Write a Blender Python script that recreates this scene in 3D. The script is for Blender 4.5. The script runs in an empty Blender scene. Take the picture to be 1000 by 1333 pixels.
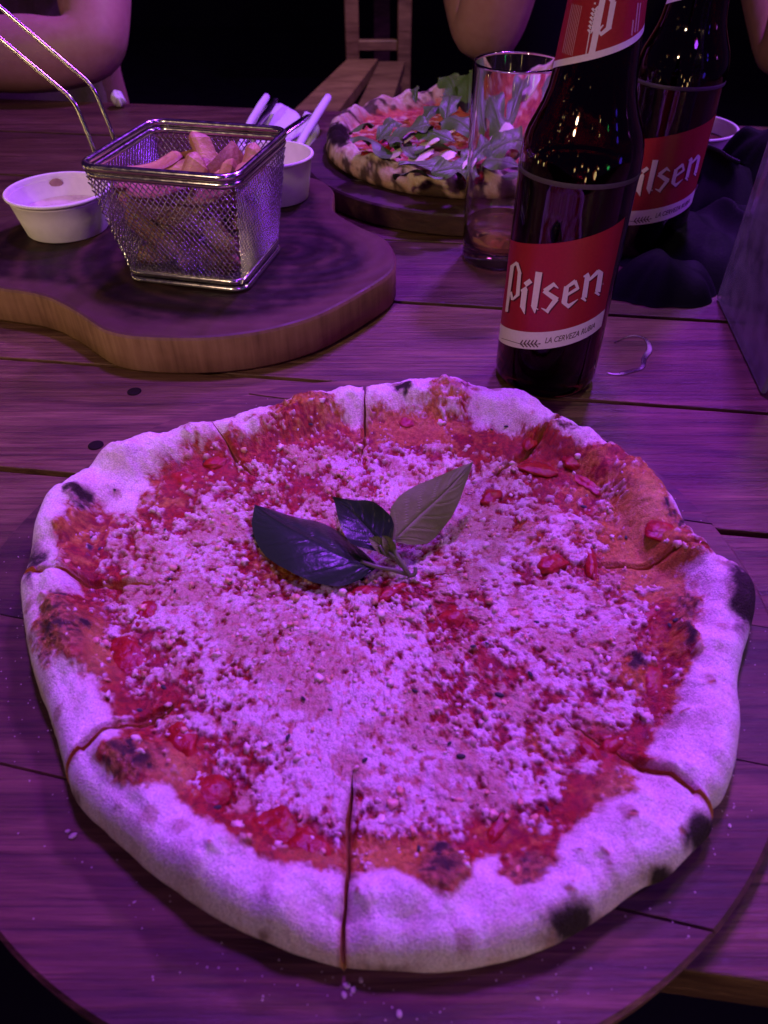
import bpy, math, random
import numpy as np
from mathutils import Vector

rng = np.random.default_rng(7)
random.seed(7)
sc = bpy.context.scene
COL = sc.collection

# ------------------------------------------------------------------ camera
F = 963.0; PITCH = math.radians(42.5); CAMH = .25; CX, CY = 500.0, 666.5
cam = bpy.data.cameras.new('camera')
cam.sensor_fit = 'VERTICAL'; cam.sensor_height = 36.0
cam.lens = F / 1333.0 * 36.0
cam.clip_start = .01; cam.clip_end = 60
cam.dof.use_dof = True; cam.dof.focus_distance = .40; cam.dof.aperture_fstop = 15
camo = bpy.data.objects.new('camera', cam); COL.objects.link(camo)
camo.location = (0, 0, CAMH); camo.rotation_euler = (math.pi / 2 - PITCH, 0, 0)
sc.camera = camo

# ------------------------------------------------------------------ world and lamps
w = bpy.data.worlds.new('World'); sc.world = w; w.use_nodes = True
w.node_tree.nodes['Background'].inputs[0].default_value = (.38, .11, .85, 1)
w.node_tree.nodes['Background'].inputs[1].default_value = .050

def area(name, loc, target, size, power, col, sy=None):
    l = bpy.data.lights.new(name, 'AREA'); l.energy = power; l.color = col
    l.shape = 'ELLIPSE' if sy else 'DISK'; l.size = size
    if sy: l.size_y = sy
    o = bpy.data.objects.new(name, l); COL.objects.link(o); o.location = loc
    o.rotation_euler = (Vector(target) - Vector(loc)).to_track_quat('-Z', 'Y').to_euler()
    return o
def point(name, loc, power, col, rad):
    l = bpy.data.lights.new(name, 'POINT'); l.energy = power; l.color = col; l.shadow_soft_size = rad
    o = bpy.data.objects.new(name, l); COL.objects.link(o); o.location = loc
    return o
# violet party spots hanging beyond the far side of the table, to the right
def spot(name, loc, target, power, col, cone, rad):
    l = bpy.data.lights.new(name, 'SPOT'); l.energy = power; l.color = col; l.spot_size = math.radians(cone); l.spot_blend = 1.0; l.shadow_soft_size = rad
    o = bpy.data.objects.new(name, l); COL.objects.link(o); o.location = loc
    o.rotation_euler = (Vector(target) - Vector(loc)).to_track_quat('-Z', 'Y').to_euler(); return o
spot('violet_spot', (.00, .80, 1.55), (.06, .29, 0), 150, (.33, .050, 1.0), 38, .09)
area('violet_spot', (.55, 1.75, 1.75), (0, .4, 0), .20, 58, (.33, .045, 1.0))
area('blue_spot', (1.25, .45, .80), (.1, .45, 0), .14, 9.0, (.30, .045, 1.0))
# warm lamps of the place: one to the left of the photographer, one over the bench at the back
spot('warm_ceiling_lamp', (-.75, -.75, 1.0), (-.10, .76, 0), 44, (1.0, .66, .42), 33, .06)
area('warm_side_lamp', (.75, 1.05, 1.35), (.05, .55, 0), .16, 3.6, (1.0, .72, .46))
area('violet_front_lamp', (.45, -.75, 1.25), (0, .2, 0), .25, 4.5, (.36, .06, 1.0))
spot('warm_back_lamp', (.25, 1.80, 1.7), (.03, 2.7, -.2), 75, (1.0, .70, .38), 44, .06)
# strings of fairy lights under the roof (seen as sparks in the bottles):
# each hangs where the bottle's shoulder mirrors it towards the photographer
def mirror_dir(u, v_):
    c = np.array([.1005, .4015]); zz = np.array([.118, .126, .131, .136, .142, .148, .154, .160, .168, .176, .19, .22]); rr = np.array([.0307, .0308, .0306, .0300, .0283, .0254, .0227, .0209, .0197, .0190, .0177, .0150])
    d = np.array([(u - CX) / F, math.cos(PITCH) - (v_ - CY) / F * math.sin(PITCH), -math.sin(PITCH) - (v_ - CY) / F * math.cos(PITCH)]); r = .029
    for _ in range(25):
        A = d[0] ** 2 + d[1] ** 2; B = -c[0] * d[0] - c[1] * d[1]; D = max(B * B - A * (c @ c - r * r), 0)
        p = np.array([0, 0, CAMH]) + d * ((-B - math.sqrt(D)) / A); r = .5 * r + .5 * float(np.interp(p[2], zz, rr))
    s = (np.interp(p[2] + .003, zz, rr) - np.interp(p[2] - .003, zz, rr)) / .006
    n = np.array([(p[0] - c[0]) / r, (p[1] - c[1]) / r, -s]); n /= np.linalg.norm(n); d /= np.linalg.norm(d)
    return p, d - 2 * np.dot(d, n) * n
for i, (u, v_, dist, pw, cl, rad) in enumerate(
        [(703, 196, 1.2, .20, 0, .022), (712, 204, 1.3, .20, 0, .020), (701, 211, 1.1, .14, 0, .016), (715, 186, 1.4, .16, 0, .018), (724, 178, 1.3, .14, 0, .018), (736, 150, 1.4, .24, 0, .022), (747, 148, 1.3, .14, 0, .016),
         (782, 154, 1.3, .42, 0, .030), (697, 203, 1.2, .16, 0, .018), (708, 214, 1.3, .16, 0, .018), (720, 197, 1.2, .14, 0, .016), (752, 205, 1.4, .12, 0, .014), (763, 231, 1.3, .18, 0, .020), (730, 162, 1.3, .18, 0, .018), (771, 170, 1.4, .14, 0, .018), (748, 222, 1.5, .14, 0, .018), (758, 216, 1.4, .18, 0, .020), (766, 222, 1.3, .16, 0, .018), (775, 228, 1.3, .42, 0, .030), (779, 219, 1.5, .16, 0, .018), (728, 205, 1.5, .12, 0, .016), (740, 186, 1.5, .12, 0, .015),
         (792, 160, 1.3, .06, 2, .018), (792, 218, 1.3, .10, 2, .022), (803, 164, 1.0, .16, 1, .030), (804, 186, 1.0, .22, 1, .036), (808, 210, 1.0, .16, 1, .030), (820, 180, .9, .22, 3, .030)]):
    p, d = mirror_dir(u, v_); q = p + d * dist
    if q[2] < .12: q = p + d * min(dist, .5)
    point('fairy_bulb' if cl == 0 else 'coloured_bulb', tuple(q), pw * (.38 if cl == 0 else .8), [(1.0, .70, .30), (.10, .04, 1.0), (.08, 1.0, .25), (.65, .12, 1.0)][cl], rad * (.72 if cl == 0 else 1))

vs = sc.view_settings
vs.view_transform = 'Standard'; vs.look = 'None'; vs.gamma = 1; vs.exposure = 0; vs.use_curve_mapping = False
sc.cycles.use_denoising = True
sc.cycles.max_bounces = 10; sc.cycles.transmission_bounces = 10; sc.cycles.transparent_max_bounces = 12
sc.cycles.caustics_reflective = False; sc.cycles.caustics_refractive = True; sc.cycles.blur_glossy = 1.0
sc.cycles.sample_clamp_indirect = 4

# ------------------------------------------------------------------ pixel <-> place
CP, SP = math.cos(PITCH), math.sin(PITCH)
def ray(x, y):
    u = (x - CX) / F; v = -(y - CY) / F
    return np.array([u, CP + v * SP, -SP + v * CP])
def px(x, y, z=0.0):
    d = ray(x, y); return np.array([0, 0, CAMH]) + d * ((z - CAMH) / d[2])
def pxy(x, y, Y):
    d = ray(x, y); return np.array([0, 0, CAMH]) + d * (Y / d[1])
def ray_plane(x, y, p0, n):
    d = ray(x, y); o = np.array([0, 0, CAMH])
    return o + d * (np.dot(np.asarray(p0) - o, n) / np.dot(d, n))
def pj(V):
    V = np.asarray(V, float); x, y, z = V[..., 0], V[..., 1], V[..., 2] - CAMH
    fw = y * CP - z * SP; up = y * SP + z * CP
    fw = np.maximum(fw, 1e-4)
    return CX + F * x / fw, CY - F * up / fw

# ------------------------------------------------------------------ numpy noise
def _h(ix, iy, s):
    n = (ix.astype(np.int64) * 374761393 + iy.astype(np.int64) * 668265263 + s * 982451653) & 0x7fffffff
    n = ((n ^ (n >> 13)) * 1274126177) & 0x7fffffff
    return ((n ^ (n >> 16)) & 0xffff) / 65535.0
def vnoise(x, y, s=0):
    x = np.asarray(x, float); y = np.asarray(y, float)
    x, y = np.broadcast_arrays(x, y)
    ix = np.floor(x); iy = np.floor(y); fx = x - ix; fy = y - iy
    fx = fx * fx * fx * (fx * (fx * 6 - 15) + 10); fy = fy * fy * fy * (fy * (fy * 6 - 15) + 10)
    a = _h(ix, iy, s); b = _h(ix + 1, iy, s); c = _h(ix, iy + 1, s); d = _h(ix + 1, iy + 1, s)
    return (a * (1 - fx) + b * fx) * (1 - fy) + (c * (1 - fx) + d * fx) * fy
def fbm(x, y, s=0, o=4):
    x = np.asarray(x, float); y = np.asarray(y, float)
    t = 0; a = .5; n = 0
    for i in range(o):
        t = t + a * vnoise(x * 2 ** i * 1.03 + i * 17.3, y * 2 ** i + i * 9.1, s + i); n += a; a *= .5
    return t / n
def worley(x, y, s=0):
    ix = np.floor(x); iy = np.floor(y); best = np.full(np.shape(x), 9.0); rid = np.zeros(np.shape(x))
    for dx in (-1, 0, 1):
        for dy in (-1, 0, 1):
            jx = ix + dx; jy = iy + dy
            d = np.hypot(jx + .15 + .7 * _h(jx, jy, s) - x, jy + .15 + .7 * _h(jx, jy, s + 5) - y)
            m = d < best; rid = np.where(m, _h(jx, jy, s + 9), rid); best = np.where(m, d, best)
    return best, rid
def sstep(a, b, x):
    t = np.clip((x - a) / (b - a), 0, 1); return t * t * (3 - 2 * t)
def mix(a, b, t):
    a = np.asarray(a, float); b = np.asarray(b, float); t = np.asarray(t)[..., None] if np.ndim(t) else t
    return a * (1 - t) + b * t
def poly_sd(X, Y, P):
    """signed distance to a polygon, negative inside"""
    P = np.asarray(P, float); d2 = np.full(X.shape, 1e18); ins = np.zeros(X.shape, bool)
    for (x0, y0), (x1, y1) in zip(P, np.roll(P, -1, 0)):
        ex, ey = x1 - x0, y1 - y0; wx, wy = X - x0, Y - y0
        t = np.clip((wx * ex + wy * ey) / (ex * ex + ey * ey + 1e-12), 0, 1)
        d2 = np.minimum(d2, (wx - ex * t) ** 2 + (wy - ey * t) ** 2)
        c = ((y0 > Y) != (y1 > Y)) & (X < (x1 - x0) * (Y - y0) / (y1 - y0 + 1e-12) + x0)
        ins ^= c
    d = np.sqrt(d2); return np.where(ins, -d, d)
def spline(P, n, closed=False):
    P = np.asarray(P, float); k = len(P); out = []
    segs = k if closed else k - 1
    for i in range(segs):
        p0 = P[(i - 1) % k] if closed or i > 0 else 2 * P[0] - P[1]
        p1 = P[i]; p2 = P[(i + 1) % k]
        p3 = P[(i + 2) % k] if closed or i + 2 < k else 2 * P[-1] - P[-2]
        for j in range(n):
            t = j / n
            out.append(.5 * (2 * p1 + (p2 - p0) * t + (2 * p0 - 5 * p1 + 4 * p2 - p3) * t * t + (3 * p1 - p0 - 3 * p2 + p3) * t ** 3))
    if not closed: out.append(P[-1])
    return np.array(out)

# ------------------------------------------------------------------ object helpers
ORG = {}
def mesh(name, V, Fc, attrs=None, smooth=True):
    me = bpy.data.meshes.new(name)
    V = np.asarray(V, float)
    if isinstance(Fc, np.ndarray) and Fc.ndim == 2:
        nf, k = Fc.shape
        me.vertices.add(len(V)); me.vertices.foreach_set('co', V.ravel().astype(np.float32))
        me.loops.add(nf * k); me.loops.foreach_set('vertex_index', Fc.ravel().astype(np.int32))
        me.polygons.add(nf); me.polygons.foreach_set('loop_start', np.arange(0, nf * k, k, dtype=np.int32))
        me.update(calc_edges=True)
    else:
        me.from_pydata([tuple(v) for v in V], [], [tuple(int(i) for i in f) for f in Fc])
    me.validate()
    if smooth: me.polygons.foreach_set('use_smooth', np.ones(len(me.polygons), bool))
    for k, a in (attrs or {}).items():
        a = np.asarray(a, float)
        if a.ndim == 2:
            at = me.attributes.new(k, 'FLOAT_COLOR', 'POINT')
            at.data.foreach_set('color', np.c_[a, np.ones(len(a))].ravel().astype(np.float32))
        else:
            at = me.attributes.new(k, 'FLOAT', 'POINT'); at.data.foreach_set('value', a.astype(np.float32))
    return me
def obj(name, V, Fc, mat, parent=None, attrs=None, smooth=True):
    """V in world coordinates; a top-level mesh keeps its origin at its base"""
    V = np.asarray(V, float)
    if parent is None:
        org = np.array([(V[:, 0].min() + V[:, 0].max()) / 2, (V[:, 1].min() + V[:, 1].max()) / 2, V[:, 2].min()])
    else: org = ORG[parent]
    me = mesh(name, V - org, Fc, attrs, smooth); me.materials.append(mat)
    o = bpy.data.objects.new(name, me); COL.objects.link(o); ORG[o] = org
    if parent is None: o.location = org
    else: o.parent = parent
    return o
def tag(o, label, cat=None, group=None, kind=None):
    if label: o['label'] = label
    if cat: o['category'] = cat
    if group: o['group'] = group
    if kind: o['kind'] = kind
    return o
def thing(name, label, cat, loc, group=None):
    o = bpy.data.objects.new(name, None); COL.objects.link(o); o.location = loc; o.empty_display_size = .01
    ORG[o] = np.asarray(loc, float); return tag(o, label, cat, group)
class MB:
    def __init__(s): s.V = []; s.F = []; s.n = 0; s.C = []
    def add(s, V, Fc, c=None):
        V = np.asarray(V, float); s.F += [tuple(i + s.n for i in f) for f in Fc]; s.V.append(V); s.n += len(V)
        if c is not None: s.C.append(np.tile(np.asarray(c, float), (len(V), 1)))
    def build(s, name, mat, parent=None, smooth=True):
        return obj(name, np.concatenate(s.V), s.F, mat, parent, {'Col': np.concatenate(s.C)} if s.C else None, smooth)
def tube(path, r, n=8, closed=False, cap=True):
    P = np.asarray(path, float); m = len(P); r = np.broadcast_to(np.asarray(r, float), (m,))
    T = np.roll(P, -1, 0) - np.roll(P, 1, 0)
    if not closed: T[0] = P[1] - P[0]; T[-1] = P[-1] - P[-2]
    T /= np.linalg.norm(T, axis=1)[:, None] + 1e-12
    up = np.array([0, 0, 1.0]) if abs(T[0][2]) < .9 else np.array([1.0, 0, 0])
    N = np.cross(T[0], up); N /= np.linalg.norm(N); V = []
    for i in range(m):
        N = N - T[i] * np.dot(N, T[i]); N /= np.linalg.norm(N); B = np.cross(T[i], N)
        a = np.arange(n) * 2 * np.pi / n
        V.append(P[i] + r[i] * (np.cos(a)[:, None] * N + np.sin(a)[:, None] * B))
    Fc = []
    for i in range(m if closed else m - 1):
        j = (i + 1) % m
        for k in range(n): Fc.append((i * n + k, i * n + (k + 1) % n, j * n + (k + 1) % n, j * n + k))
    if cap and not closed: Fc += [tuple(range(n))[::-1], tuple((m - 1) * n + k for k in range(n))]
    return np.concatenate(V), Fc
def lathe(prof, c, n=64, cap0=False, cap1=False):
    V = []; Fc = []; a = np.arange(n) * 2 * np.pi / n
    for r, z in prof: V.append(np.c_[c[0] + r * np.cos(a), c[1] + r * np.sin(a), np.full(n, c[2] + z)])
    for i in range(len(prof) - 1):
        for k in range(n): Fc.append((i * n + k, i * n + (k + 1) % n, (i + 1) * n + (k + 1) % n, (i + 1) * n + k))
    if cap0: Fc.append(tuple(range(n))[::-1])
    if cap1: Fc.append(tuple((len(prof) - 1) * n + k for k in range(n)))
    return np.concatenate(V), Fc
def box(c, s, rz=0, bev=0.0):
    """box centred at c, with softened edges"""
    x, y, z = [q / 2 for q in s]; b = bev
    if b <= 0:
        V = [(i * x, j * y, k * z) for k in (-1, 1) for i, j in ((-1, -1), (1, -1), (1, 1), (-1, 1))]
        Fc = [(3, 2, 1, 0), (4, 5, 6, 7), (0, 1, 5, 4), (1, 2, 6, 5), (2, 3, 7, 6), (3, 0, 4, 7)]
    else:
        V = []
        for zz, q in ((-z, b), (-z + b, 0), (z - b, 0), (z, b)):
            X, Y = x - q, y - q
            V += [(-X + b, -Y, zz), (X - b, -Y, zz), (X, -Y + b, zz), (X, Y - b, zz), (X - b, Y, zz), (-X + b, Y, zz), (-X, Y - b, zz), (-X, -Y + b, zz)]
        Fc = [tuple(range(8))[::-1], tuple(range(24, 32))]
        for l in range(3):
            for k in range(8): Fc.append((l * 8 + k, l * 8 + (k + 1) % 8, l * 8 + 8 + (k + 1) % 8, l * 8 + 8 + k))
    V = np.array(V, float); cs, sn = math.cos(rz), math.sin(rz)
    V[:, :2] = V[:, :2] @ np.array([[cs, sn], [-sn, cs]])
    return V + np.asarray(c), Fc
def extrude(O, z0, z1, bev=.002, rings=10, cen=None):
    """solid slab from an outline; returns verts, faces and distance-to-edge per vertex"""
    O = np.asarray(O, float); n = len(O); cen = O.mean(0) if cen is None else np.asarray(cen)
    T = np.roll(O, -1, 0) - np.roll(O, 1, 0); N = np.c_[T[:, 1], -T[:, 0]]; N /= np.linalg.norm(N, axis=1)[:, None]
    if np.sum(O[:, 0] * np.roll(O[:, 1], -1) - O[:, 1] * np.roll(O[:, 0], -1)) < 0: N = -N
    L = [np.c_[O - N * bev, np.full(n, z0)], np.c_[O, np.full(n, z0 + bev)], np.c_[O, np.full(n, (z0 + z1) / 2)], np.c_[O, np.full(n, z1 - bev)],
         np.c_[O - N * bev * .35, np.full(n, z1 - bev * .3)], np.c_[O - N * bev, np.full(n, z1)]]
    E = [0, 0, 0, 0, .0005, bev]
    for k in range(1, rings):
        f = k / rings; q = O - N * bev; L.append(np.c_[q + (cen - q) * f, np.full(n, z1)]); E.append(bev + .06 * f)
    V = np.concatenate(L); D = np.repeat(E, n); m = len(L); Fc = []
    for i in range(m - 1):
        for k in range(n): Fc.append((i * n + k, i * n + (k + 1) % n, (i + 1) * n + (k + 1) % n, (i + 1) * n + k))
    Fc += [tuple(range(n))[::-1], tuple((m - 1) * n + k for k in range(n))]
    return V, Fc, D
def ico(sub=1):
    t = (1 + 5 ** .5) / 2
    V = [(-1, t, 0), (1, t, 0), (-1, -t, 0), (1, -t, 0), (0, -1, t), (0, 1, t), (0, -1, -t), (0, 1, -t), (t, 0, -1), (t, 0, 1), (-t, 0, -1), (-t, 0, 1)]
    Fc = [(0, 11, 5), (0, 5, 1), (0, 1, 7), (0, 7, 10), (0, 10, 11), (1, 5, 9), (5, 11, 4), (11, 10, 2), (10, 7, 6), (7, 1, 8), (3, 9, 4), (3, 4, 2), (3, 2, 6), (3, 6, 8), (3, 8, 9), (4, 9, 5), (2, 4, 11), (6, 2, 10), (8, 6, 7), (9, 8, 1)]
    V = [np.array(v) / np.linalg.norm(v) for v in V]
    for _ in range(sub):
        c = {}; G = []
        def m(a, b):
            k = (min(a, b), max(a, b))
            if k not in c: q = V[a] + V[b]; V.append(q / np.linalg.norm(q)); c[k] = len(V) - 1
            return c[k]
        for a, b, d in Fc:
            e, f, g = m(a, b), m(b, d), m(d, a); G += [(a, e, g), (b, f, e), (d, g, f), (e, f, g)]
        Fc = G
    return np.array(V), Fc

# ------------------------------------------------------------------ materials
def newmat(name):
    m = bpy.data.materials.new(name); m.use_nodes = True
    return m, m.node_tree.nodes, m.node_tree.links, m.node_tree.nodes['Principled BSDF']
def setp(b, **k):
    for n, v in k.items():
        s = b.inputs[n.replace('_', ' ')]
        s.default_value = (*v, 1) if isinstance(v, tuple) and len(v) == 3 and s.type == 'RGBA' else v
def coords(N, L, scale, rot=(0, 0, 0), rnd=True):
    tc = N.new('ShaderNodeTexCoord'); mp = N.new('ShaderNodeMapping')
    mp.inputs['Scale'].default_value = scale; mp.inputs['Rotation'].default_value = rot
    L.new(tc.outputs['Object'], mp.inputs['Vector'])
    if not rnd: return mp.outputs[0]
    oi = N.new('ShaderNodeObjectInfo'); ad = N.new('ShaderNodeVectorMath'); ad.operation = 'MULTIPLY_ADD'
    cv = N.new('ShaderNodeCombineXYZ')
    for i in range(3): L.new(oi.outputs['Random'], cv.inputs[i])
    ad.inputs[1].default_value = (37, 53, 71); L.new(cv.outputs[0], ad.inputs[0]); L.new(mp.outputs[0], ad.inputs[2])
    return ad.outputs[0]
def noise(N, L, vec, scale=1, detail=5, rough=.55, dist=0):
    n = N.new('ShaderNodeTexNoise'); n.inputs['Scale'].default_value = scale; n.inputs['Detail'].default_value = detail
    n.inputs['Roughness'].default_value = rough; n.inputs['Distortion'].default_value = dist
    L.new(vec, n.inputs['Vector']); return n.outputs['Fac']
def ramp(N, L, fac, stops):
    r = N.new('ShaderNodeValToRGB'); e = r.color_ramp.elements
    while len(e) < len(stops): e.new(.5)
    for q, (p, c) in zip(e, stops): q.position = p; q.color = (*c, 1) if len(c) == 3 else c
    L.new(fac, r.inputs[0]); return r.outputs[0]
def maprange(N, L, v, a, b, c, d):
    m = N.new('ShaderNodeMapRange'); L.new(v, m.inputs[0])
    for i, q in enumerate((a, b, c, d)): m.inputs[i + 1].default_value = q
    return m.outputs[0]
def mathn(N, L, op, a, b=None):
    m = N.new('ShaderNodeMath'); m.operation = op
    for i, q in enumerate((a, b)):
        if q is None: continue
        if isinstance(q, (int, float)): m.inputs[i].default_value = q
        else: L.new(q, m.inputs[i])
    return m.outputs[0]
def mixc(N, L, f, a, b, mode='MIX'):
    m = N.new('ShaderNodeMix'); m.data_type = 'RGBA'; m.blend_type = mode
    if isinstance(f, (int, float)): m.inputs[0].default_value = f
    else: L.new(f, m.inputs[0])
    for i, q in ((6, a), (7, b)):
        if isinstance(q, tuple): m.inputs[i].default_value = (*q, 1)
        else: L.new(q, m.inputs[i])
    return m.outputs[2]
def bump(N, L, b, h, dist, strength=1.0):
    n = N.new('ShaderNodeBump'); n.inputs['Distance'].default_value = dist; n.inputs['Strength'].default_value = strength
    L.new(h, n.inputs['Height']); L.new(n.outputs[0], b.inputs['Normal'])
def simple(name, c1, c2=None, rough=.5, scale=60, bumpd=0, **k):
    m, N, L, b = newmat(name); setp(b, Roughness=rough, **k)
    v = coords(N, L, (1, 1, 1)); f = noise(N, L, v, scale, 4)
    c2 = c2 or tuple(q * .8 for q in c1)
    L.new(ramp(N, L, f, [(.3, c2), (.7, c1)]), b.inputs['Base Color'])
    L.new(maprange(N, L, f, .3, .7, max(0, rough - .06), min(1, rough + .06)), b.inputs['Roughness'])
    if bumpd: bump(N, L, b, f, bumpd)
    return m
def wood(name, dark, mid, light, rot=0.0, stretch=9.0, fine=70, rough=.42, spec=.5, bumpd=.0006, coat=0, pore=.4):
    m, N, L, b = newmat(name)
    v = coords(N, L, (1.3, stretch, stretch), (0, 0, rot))
    f1 = noise(N, L, v, 3.0, 7, .62, 1.1)
    v2 = coords(N, L, (5.5, fine, fine), (0, 0, rot)); f2 = noise(N, L, v2, 2.6, 7, .66, .5)
    v3 = coords(N, L, (8, 420, 420), (0, 0, rot)); f3 = noise(N, L, v3, 2.0, 5, .7, .3)
    g = mathn(N, L, 'ADD', mathn(N, L, 'MULTIPLY', f1, .55), mathn(N, L, 'MULTIPLY', f2, .45))
    c = ramp(N, L, g, [(.38, dark), (.5, mid), (.62, light)])
    oi = N.new('ShaderNodeObjectInfo')
    c = mixc(N, L, 1.0, c, ramp(N, L, oi.outputs['Random'], [(0, (.62, .6, .6)), (1, (1.15, 1.1, 1.05))]), 'MULTIPLY')
    c = mixc(N, L, maprange(N, L, f3, .50, .66, 0, pore), c, tuple(q * .45 for q in dark))
    L.new(c, b.inputs['Base Color'])
    v4 = coords(N, L, (1, 1, 1)); f4 = noise(N, L, v4, 22, 4)
    L.new(maprange(N, L, mathn(N, L, 'ADD', mathn(N, L, 'MULTIPLY', f2, .5), mathn(N, L, 'MULTIPLY', f4, .5)), .35, .65, rough - .1, rough + .16), b.inputs['Roughness'])
    setp(b, Specular_IOR_Level=spec, Coat_Weight=coat, Coat_Roughness=.25)
    bump(N, L, b, mathn(N, L, 'SUBTRACT', f2, mathn(N, L, 'MULTIPLY', f3, .5)), bumpd)
    return m

def clear(name, tint, rough, ior=1.4, haze=0.0, hazecol=(.7, .7, .72)):
    """thin clear sheet: light passes straight through, the surface mirrors by Fresnel"""
    m, N, L, b = newmat(name); tr = N.new('ShaderNodeBsdfTransparent'); tr.inputs[0].default_value = (*tint, 1); gl = N.new('ShaderNodeBsdfGlossy'); fr = N.new('ShaderNodeFresnel'); fr.inputs[0].default_value = ior
    v = coords(N, L, (1, 1, 1)); f = noise(N, L, v, 70, 5); L.new(maprange(N, L, f, .35, .7, rough, rough * 2.5), gl.inputs['Roughness'])
    mx = N.new('ShaderNodeMixShader'); L.new(fr.outputs[0], mx.inputs[0]); L.new(tr.outputs[0], mx.inputs[1]); L.new(gl.outputs[0], mx.inputs[2])
    out = N['Material Output']; last = mx.outputs[0]
    if haze:
        df = N.new('ShaderNodeBsdfDiffuse'); df.inputs[0].default_value = (*hazecol, 1); m2 = N.new('ShaderNodeMixShader'); L.new(maprange(N, L, f, .3, .75, haze * .5, haze * 1.5), m2.inputs[0]); L.new(last, m2.inputs[1]); L.new(df.outputs[0], m2.inputs[2]); last = m2.outputs[0]
    L.new(last, out.inputs['Surface']); return m
M = {}
M['table'] = wood('teak_plank', (.040, .018, .009), (.105, .056, .026), (.200, .118, .058), rot=math.radians(7.5), coat=.0, spec=.35, fine=120, bumpd=.0008, pore=.65)
M['board'] = wood('serving_board_wood', (.034, .014, .009), (.090, .042, .022), (.185, .100, .052), rot=math.radians(12), stretch=7, rough=.5, bumpd=.0006, pore=.6, fine=95, spec=.35)
M['frame_wood'] = wood('dark_table_frame', (.03, .018, .012), (.05, .03, .02), (.08, .05, .03))
M['bench'] = wood('bench_wood', (.10, .055, .03), (.20, .12, .065), (.30, .19, .10), rot=math.radians(-70), stretch=6)
M['plug'] = simple('wood_plug', (.012, .007, .006), rough=.8, scale=900, Specular_IOR_Level=.1)
M['white_paper'] = simple('white_paper', (.80, .78, .75), (.72, .70, .67), .75, 130, .0002)
M['napkin'] = simple('paper_napkin', (.80, .80, .80), (.74, .74, .74), .9, 700, .00015)
M['mayo'] = simple('pale_sauce', (.66, .58, .48), (.55, .46, .36), .3, 120, .0006)
M['dark_sauce'] = simple('dark_sauce', (.10, .02, .012), rough=.2, scale=150)
M['steel'] = simple('stainless_steel', (.62, .60, .57), (.52, .50, .48), .2, 300, 0, Metallic=1.0)
M['dark_floor'] = simple('dark_floor', (.008, .0075, .009), (.005, .005, .006), .7, 12)
M['dark_wall'] = simple('dark_wall', (.012, .011, .013), (.007, .007, .008), .8, 4)
M['black_cloth'] = simple('black_cloth', (.0035, .0035, .005), (.002, .002, .003), .75, 500, .0002, Specular_IOR_Level=.12)
M['red_print'] = simple('red_label_paper', (.34, .014, .022), (.29, .011, .018), .38, 700, .00003, Specular_IOR_Level=.5)
M['shadow_print'] = simple('dark_red_ink', (.10, .006, .010), rough=.45, scale=500)
M['white_print'] = simple('white_label_ink', (.78, .74, .70), (.72, .68, .64), .42, 600)
M['brown_print'] = simple('brown_ink', (.10, .055, .04), rough=.5, scale=600)

# ------------------------------------------------------------------ setting: floor and back wall
V, Fc = box((0, 2.5, -.77), (14, 12, .04)); tag(obj('floor', V, Fc, M['dark_floor'], smooth=False), 'dark floor under the tables', kind='structure')
V, Fc = box((0, 6.2, 1.2), (14, .1, 3.9)); tag(obj('wall', V, Fc, M['dark_wall'], smooth=False), 'dark wall far behind the table', kind='structure')

# ------------------------------------------------------------------ table
SL = -.131; TA = math.atan(SL)
table = thing('dining_table', 'brown slatted wooden table carrying the pizzas, bottles and basket', 'table', (0, .54, -.75))
EDG = [.0804, .1725, .2805, .388, .500, .611, .722, .860, .994]
planks = []
for k, (a, b) in enumerate(zip(EDG[:-1], EDG[1:])):
    gap = .0019
    ym = (a + b) / 2; wd = (b - a) * math.cos(TA) - 2 * gap
    zj = [0, -.0004, .0, -.0003, 0, -.0005, -.0002, 0][k]
    V, Fc = box((0, 0, -.0115), (2.3, wd, .023), 0, .0022)
    # longer subdivision so the plank is a little uneven
    V, Fc = [], []
    nx = 41; xs = np.linspace(-1.15, 1.15, nx); hw = wd / 2
    prof = [(-hw, -.023), (-hw, -.0006), (-hw + .0002, -.0002), (-hw + .0006, 0), (hw - .0006, 0), (hw - .0002, -.0002), (hw, -.0006), (hw, -.023)]
    for i, x in enumerate(xs):
        j0 = .0008 * (vnoise(x * 9, k * 3.1, 3) - .5); j1 = .0008 * (vnoise(x * 9, k * 3.1 + 50, 4) - .5)
        for (yy, zz) in prof:
            yy2 = yy + (j0 if yy < 0 else j1)
            V.append((x, yy2, zz + zj))
    m_ = len(prof)
    for i in range(nx - 1):
        for q in range(m_): Fc.append((i * m_ + q, i * m_ + (q + 1) % m_, (i + 1) * m_ + (q + 1) % m_, (i + 1) * m_ + q))
    Fc += [tuple(range(m_)), tuple((nx - 1) * m_ + q for q in range(m_))[::-1]]
    V = np.array(V); c, s = math.cos(TA), math.sin(TA)
    X = V[:, 0] * c - V[:, 1] * s; Y = V[:, 0] * s + V[:, 1] * c + ym
    p = obj('plank', np.c_[X, Y, V[:, 2]], [f[::-1] for f in Fc], M['table'], table, smooth=False)
    planks.append(p)
def plug_at(x, y, r=.0042):
    q = px(x, y, 0); k = int(np.searchsorted(EDG, q[1] - SL * q[0])) - 1; k = min(max(k, 0), 7)
    prof = [(r, -.004), (r, .0004), (r * .8, .0006)]
    V, Fc = lathe(prof, (q[0], q[1], 0), 20, True, True); obj('plug', V, Fc, M['plug'], planks[k])
for x, y in ((175, 510), (125, 580)): plug_at(x, y)
def tframe(s, t):   # along the planks, across them
    return np.array([s * math.cos(TA) - t * math.sin(TA), s * math.sin(TA) + t * math.cos(TA)])
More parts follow.
